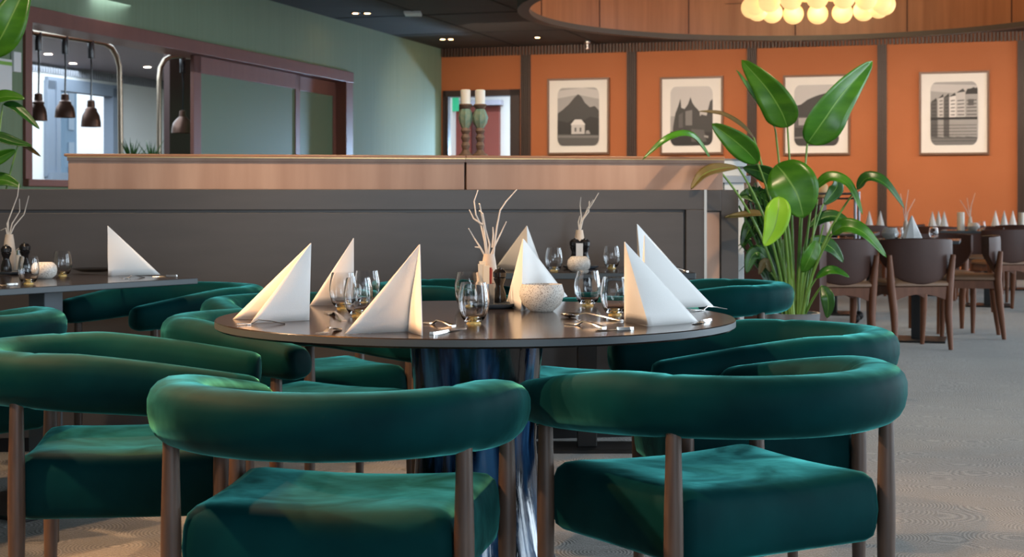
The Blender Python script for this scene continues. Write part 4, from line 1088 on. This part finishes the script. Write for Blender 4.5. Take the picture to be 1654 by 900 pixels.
# plant at the left edge behind the divider
QY = 7.2; qs = F/QY; qp = far(-22, 600, QY)
t = thing('potted_plant', 'broad-leaved plant at the left edge behind the divider', 'plant', (qp.x, QY, 0))
MB().lathe([(.11, 0), (.115, .004), (.15, .44), (.152, .45), (.14, .45), (.135, .40), (.1, .05)], n=32).build('pot', M['pot'], t)
MB().lathe([(.137, .41), (.01, .42)], n=24).build('soil', M['soil'], t)
def Lq(px, py, d=0.0): return far(px, py, QY+d) - Vector((qp.x, QY, 0))
for path, dep, wpx, m_, kw in [
    ([(-18, 90), (2, 60), (22, 20), (45, -30)], (0, -.03, -.03, 0), 60, 'leaf', dict(roll=.2)),
    ([(-25, 175), (-5, 160), (15, 156), (40, 160)], (0, 0, 0, 0), 26, 'leaf', dict(roll=-.5)),
    ([(5, 168), (22, 172), (42, 188), (64, 209)], (.02, .02, .02, .02), 17, 'leaf_dark', dict(roll=-.6, fold=.4)),
    ([(-30, 225), (-5, 222), (22, 230), (52, 236)], (0, 0, 0, 0), 20, 'leaf_dark', dict(roll=-.5, fold=.4)),
    ([(30, 232), (46, 238), (56, 245), (66, 253)], (.02, .02, .02, .02), 8, 'leaf_dry', dict(roll=.4)),
    ([(-28, 262), (-10, 258), (8, 250), (26, 242)], (-.05, -.05, -.05, -.05), 22, 'leaf', dict(roll=.4)),
    ([(-30, 292), (-8, 290), (12, 292), (34, 302)], (0, 0, 0, 0), 24, 'leaf', dict(roll=-.3)),
    ([(-30, 330), (-15, 322), (5, 320), (20, 326)], (.03, .03, .03, .03), 30, 'leaf', dict(roll=-.3))]:
    P = [Lq(px, py, d) for (px, py), d in zip(path, dep)]
    add_leaf(t, P, wpx/qs, m_, **kw); stem_to(P[0], Vector((0, 0, .41)), Vector((P[0].x*.2, 0, P[0].z*.7)), r=.007)

# ------------------------------------------------------------------ light
wd_ = bpy.data.worlds.new('daylight'); sc.world = wd_; wd_.use_nodes = True
bg = wd_.node_tree.nodes['Background']; bg.inputs[0].default_value = (.74, .87, 1.0, 1); bg.inputs[1].default_value = 1.25
wt = wd_.node_tree; wtc = wt.nodes.new('ShaderNodeTexCoord'); wsx = wt.nodes.new('ShaderNodeSeparateXYZ'); wrp = wt.nodes.new('ShaderNodeValToRGB')
wrp.color_ramp.elements[0].position = .0; wrp.color_ramp.elements[0].color = (.16, .16, .16, 1)
wrp.color_ramp.elements[1].position = .04; wrp.color_ramp.elements[1].color = (.74, .87, 1.0, 1)
wt.links.new(wtc.outputs['Generated'], wsx.inputs[0]); wt.links.new(wsx.outputs['Z'], wrp.inputs['Fac']); wt.links.new(wrp.outputs['Color'], bg.inputs[0])
def area(name, loc, target, sx, sy, power, col):
    l = bpy.data.lights.new(name, 'AREA'); l.shape = 'RECTANGLE'; l.size = sx; l.size_y = sy; l.energy = power; l.color = col
    o = bpy.data.objects.new(name, l); COL.objects.link(o); o.location = loc
    o.rotation_euler = (Vector(target)-Vector(loc)).to_track_quat('-Z', 'Z').to_euler(); return o
def spot(name, loc, target, power, col, ang=70, blend=.6, size=.05):
    l = bpy.data.lights.new(name, 'SPOT'); l.energy = power; l.color = col; l.spot_size = math.radians(ang); l.spot_blend = blend; l.shadow_soft_size = size
    o = bpy.data.objects.new(name, l); COL.objects.link(o); o.location = loc
    o.rotation_euler = (Vector(target)-Vector(loc)).to_track_quat('-Z', 'Y').to_euler(); return o
cool = (.74, .88, 1.0); warm = (1.0, .63, .36)
wr0 = Vector((4.3, -3.5, 0))
for k, pw in ((6, 150), (10, 210), (15, 210), (21, 210)):      # daylight at the window wall on the right
    p = wr0 + WY*k - WX*.12; area('window_daylight', (p.x, p.y, 1.85), (p.x-5, p.y-1.0, .7), 3.4, 2.3, pw, cool)
p = Vector((2.2, -3.3, 1.9)); area('window_daylight', p, (.2, 4, .8), 2.4, 2.2, 100, cool)
# warm ceiling lamps
spot('warm_spot', (-2.3, 2.3, 3.2), (-.75, 3.3, .6), 400, warm, 62)
spot('warm_spot', (-2.9, 4.4, 3.2), (-1.2, 4.3, .4), 360, warm, 75)
spot('warm_spot', (-2.1, 3.3, 3.2), (-1.0, 3.2, 0), 480, (1, .36, .06), 50)  # orange spot added to pool golden light on the left floor
spot('warm_spot', (-1.6, 6.0, 3.2), (-.3, 4.6, .7), 200, warm, 70)
for x_ in (-1.9, -.3, 1.2): # spots added to warm and brighten the wood screens
    spot('warm_spot', (x_, 5.4+.15*x_, 3.25), (x_, 6.95+.15*x_, 1.1), 150, (1, .74, .48), 60)
for x_ in (2.0, 4.4, 6.9, 9.2): # area lights added to brighten the orange wall evenly
    P = rw(x_, -3.0, 3.27); area('wall_fill_light', P, rw(x_, 0, 1.5), 2.2, .4, 46, (1, .78, .60)).data.spread = math.radians(115)
for x_ in (2.0, 5.0):
    spot('warm_spot', rw(x_, -9, 3.25), rw(x_, -9.0, 0), 120, (1, .8, .6), 110)
spot('corridor_spot', rw(1.15, 2.6, 1.55), rw(0, -2.2, 1.1), 800, (.42, .68, 1.0), 80, 1.0, .15)
l = bpy.data.lights.new('chandelier_glow', 'POINT'); l.energy = 110; l.color = (1, .72, .42); l.shadow_soft_size = .3
o = bpy.data.objects.new('chandelier_glow', l); COL.objects.link(o); o.location = (CP.x, CP.y, 3.45)
area('corridor_light', rw(1.0, 1.6, 3.1), rw(1.0, 1.6, 0), 1.5, 1.5, 70, cool)
area('kitchen_light', rw(-2.4, -6, 2.88), rw(-2.4, -6, 0), 3, 8, 330, cool)

# ------------------------------------------------------------------ camera
cam = bpy.data.cameras.new('camera'); co = bpy.data.objects.new('camera', cam); COL.objects.link(co)
co.location = (0, 0, H); co.rotation_euler = (PI/2, 0, 0)
cam.sensor_width = 36; cam.lens = F/1654*36; cam.shift_y = -(450-YH)/1654
cam.clip_end = 200; cam.dof.use_dof = True; cam.dof.focus_distance = 3.6; cam.dof.aperture_fstop = 11
sc.camera = co
sc.view_settings.view_transform = 'Standard'; sc.view_settings.look = 'None'; sc.view_settings.gamma = 1; sc.view_settings.use_curve_mapping = False
sc.view_settings.exposure = .3
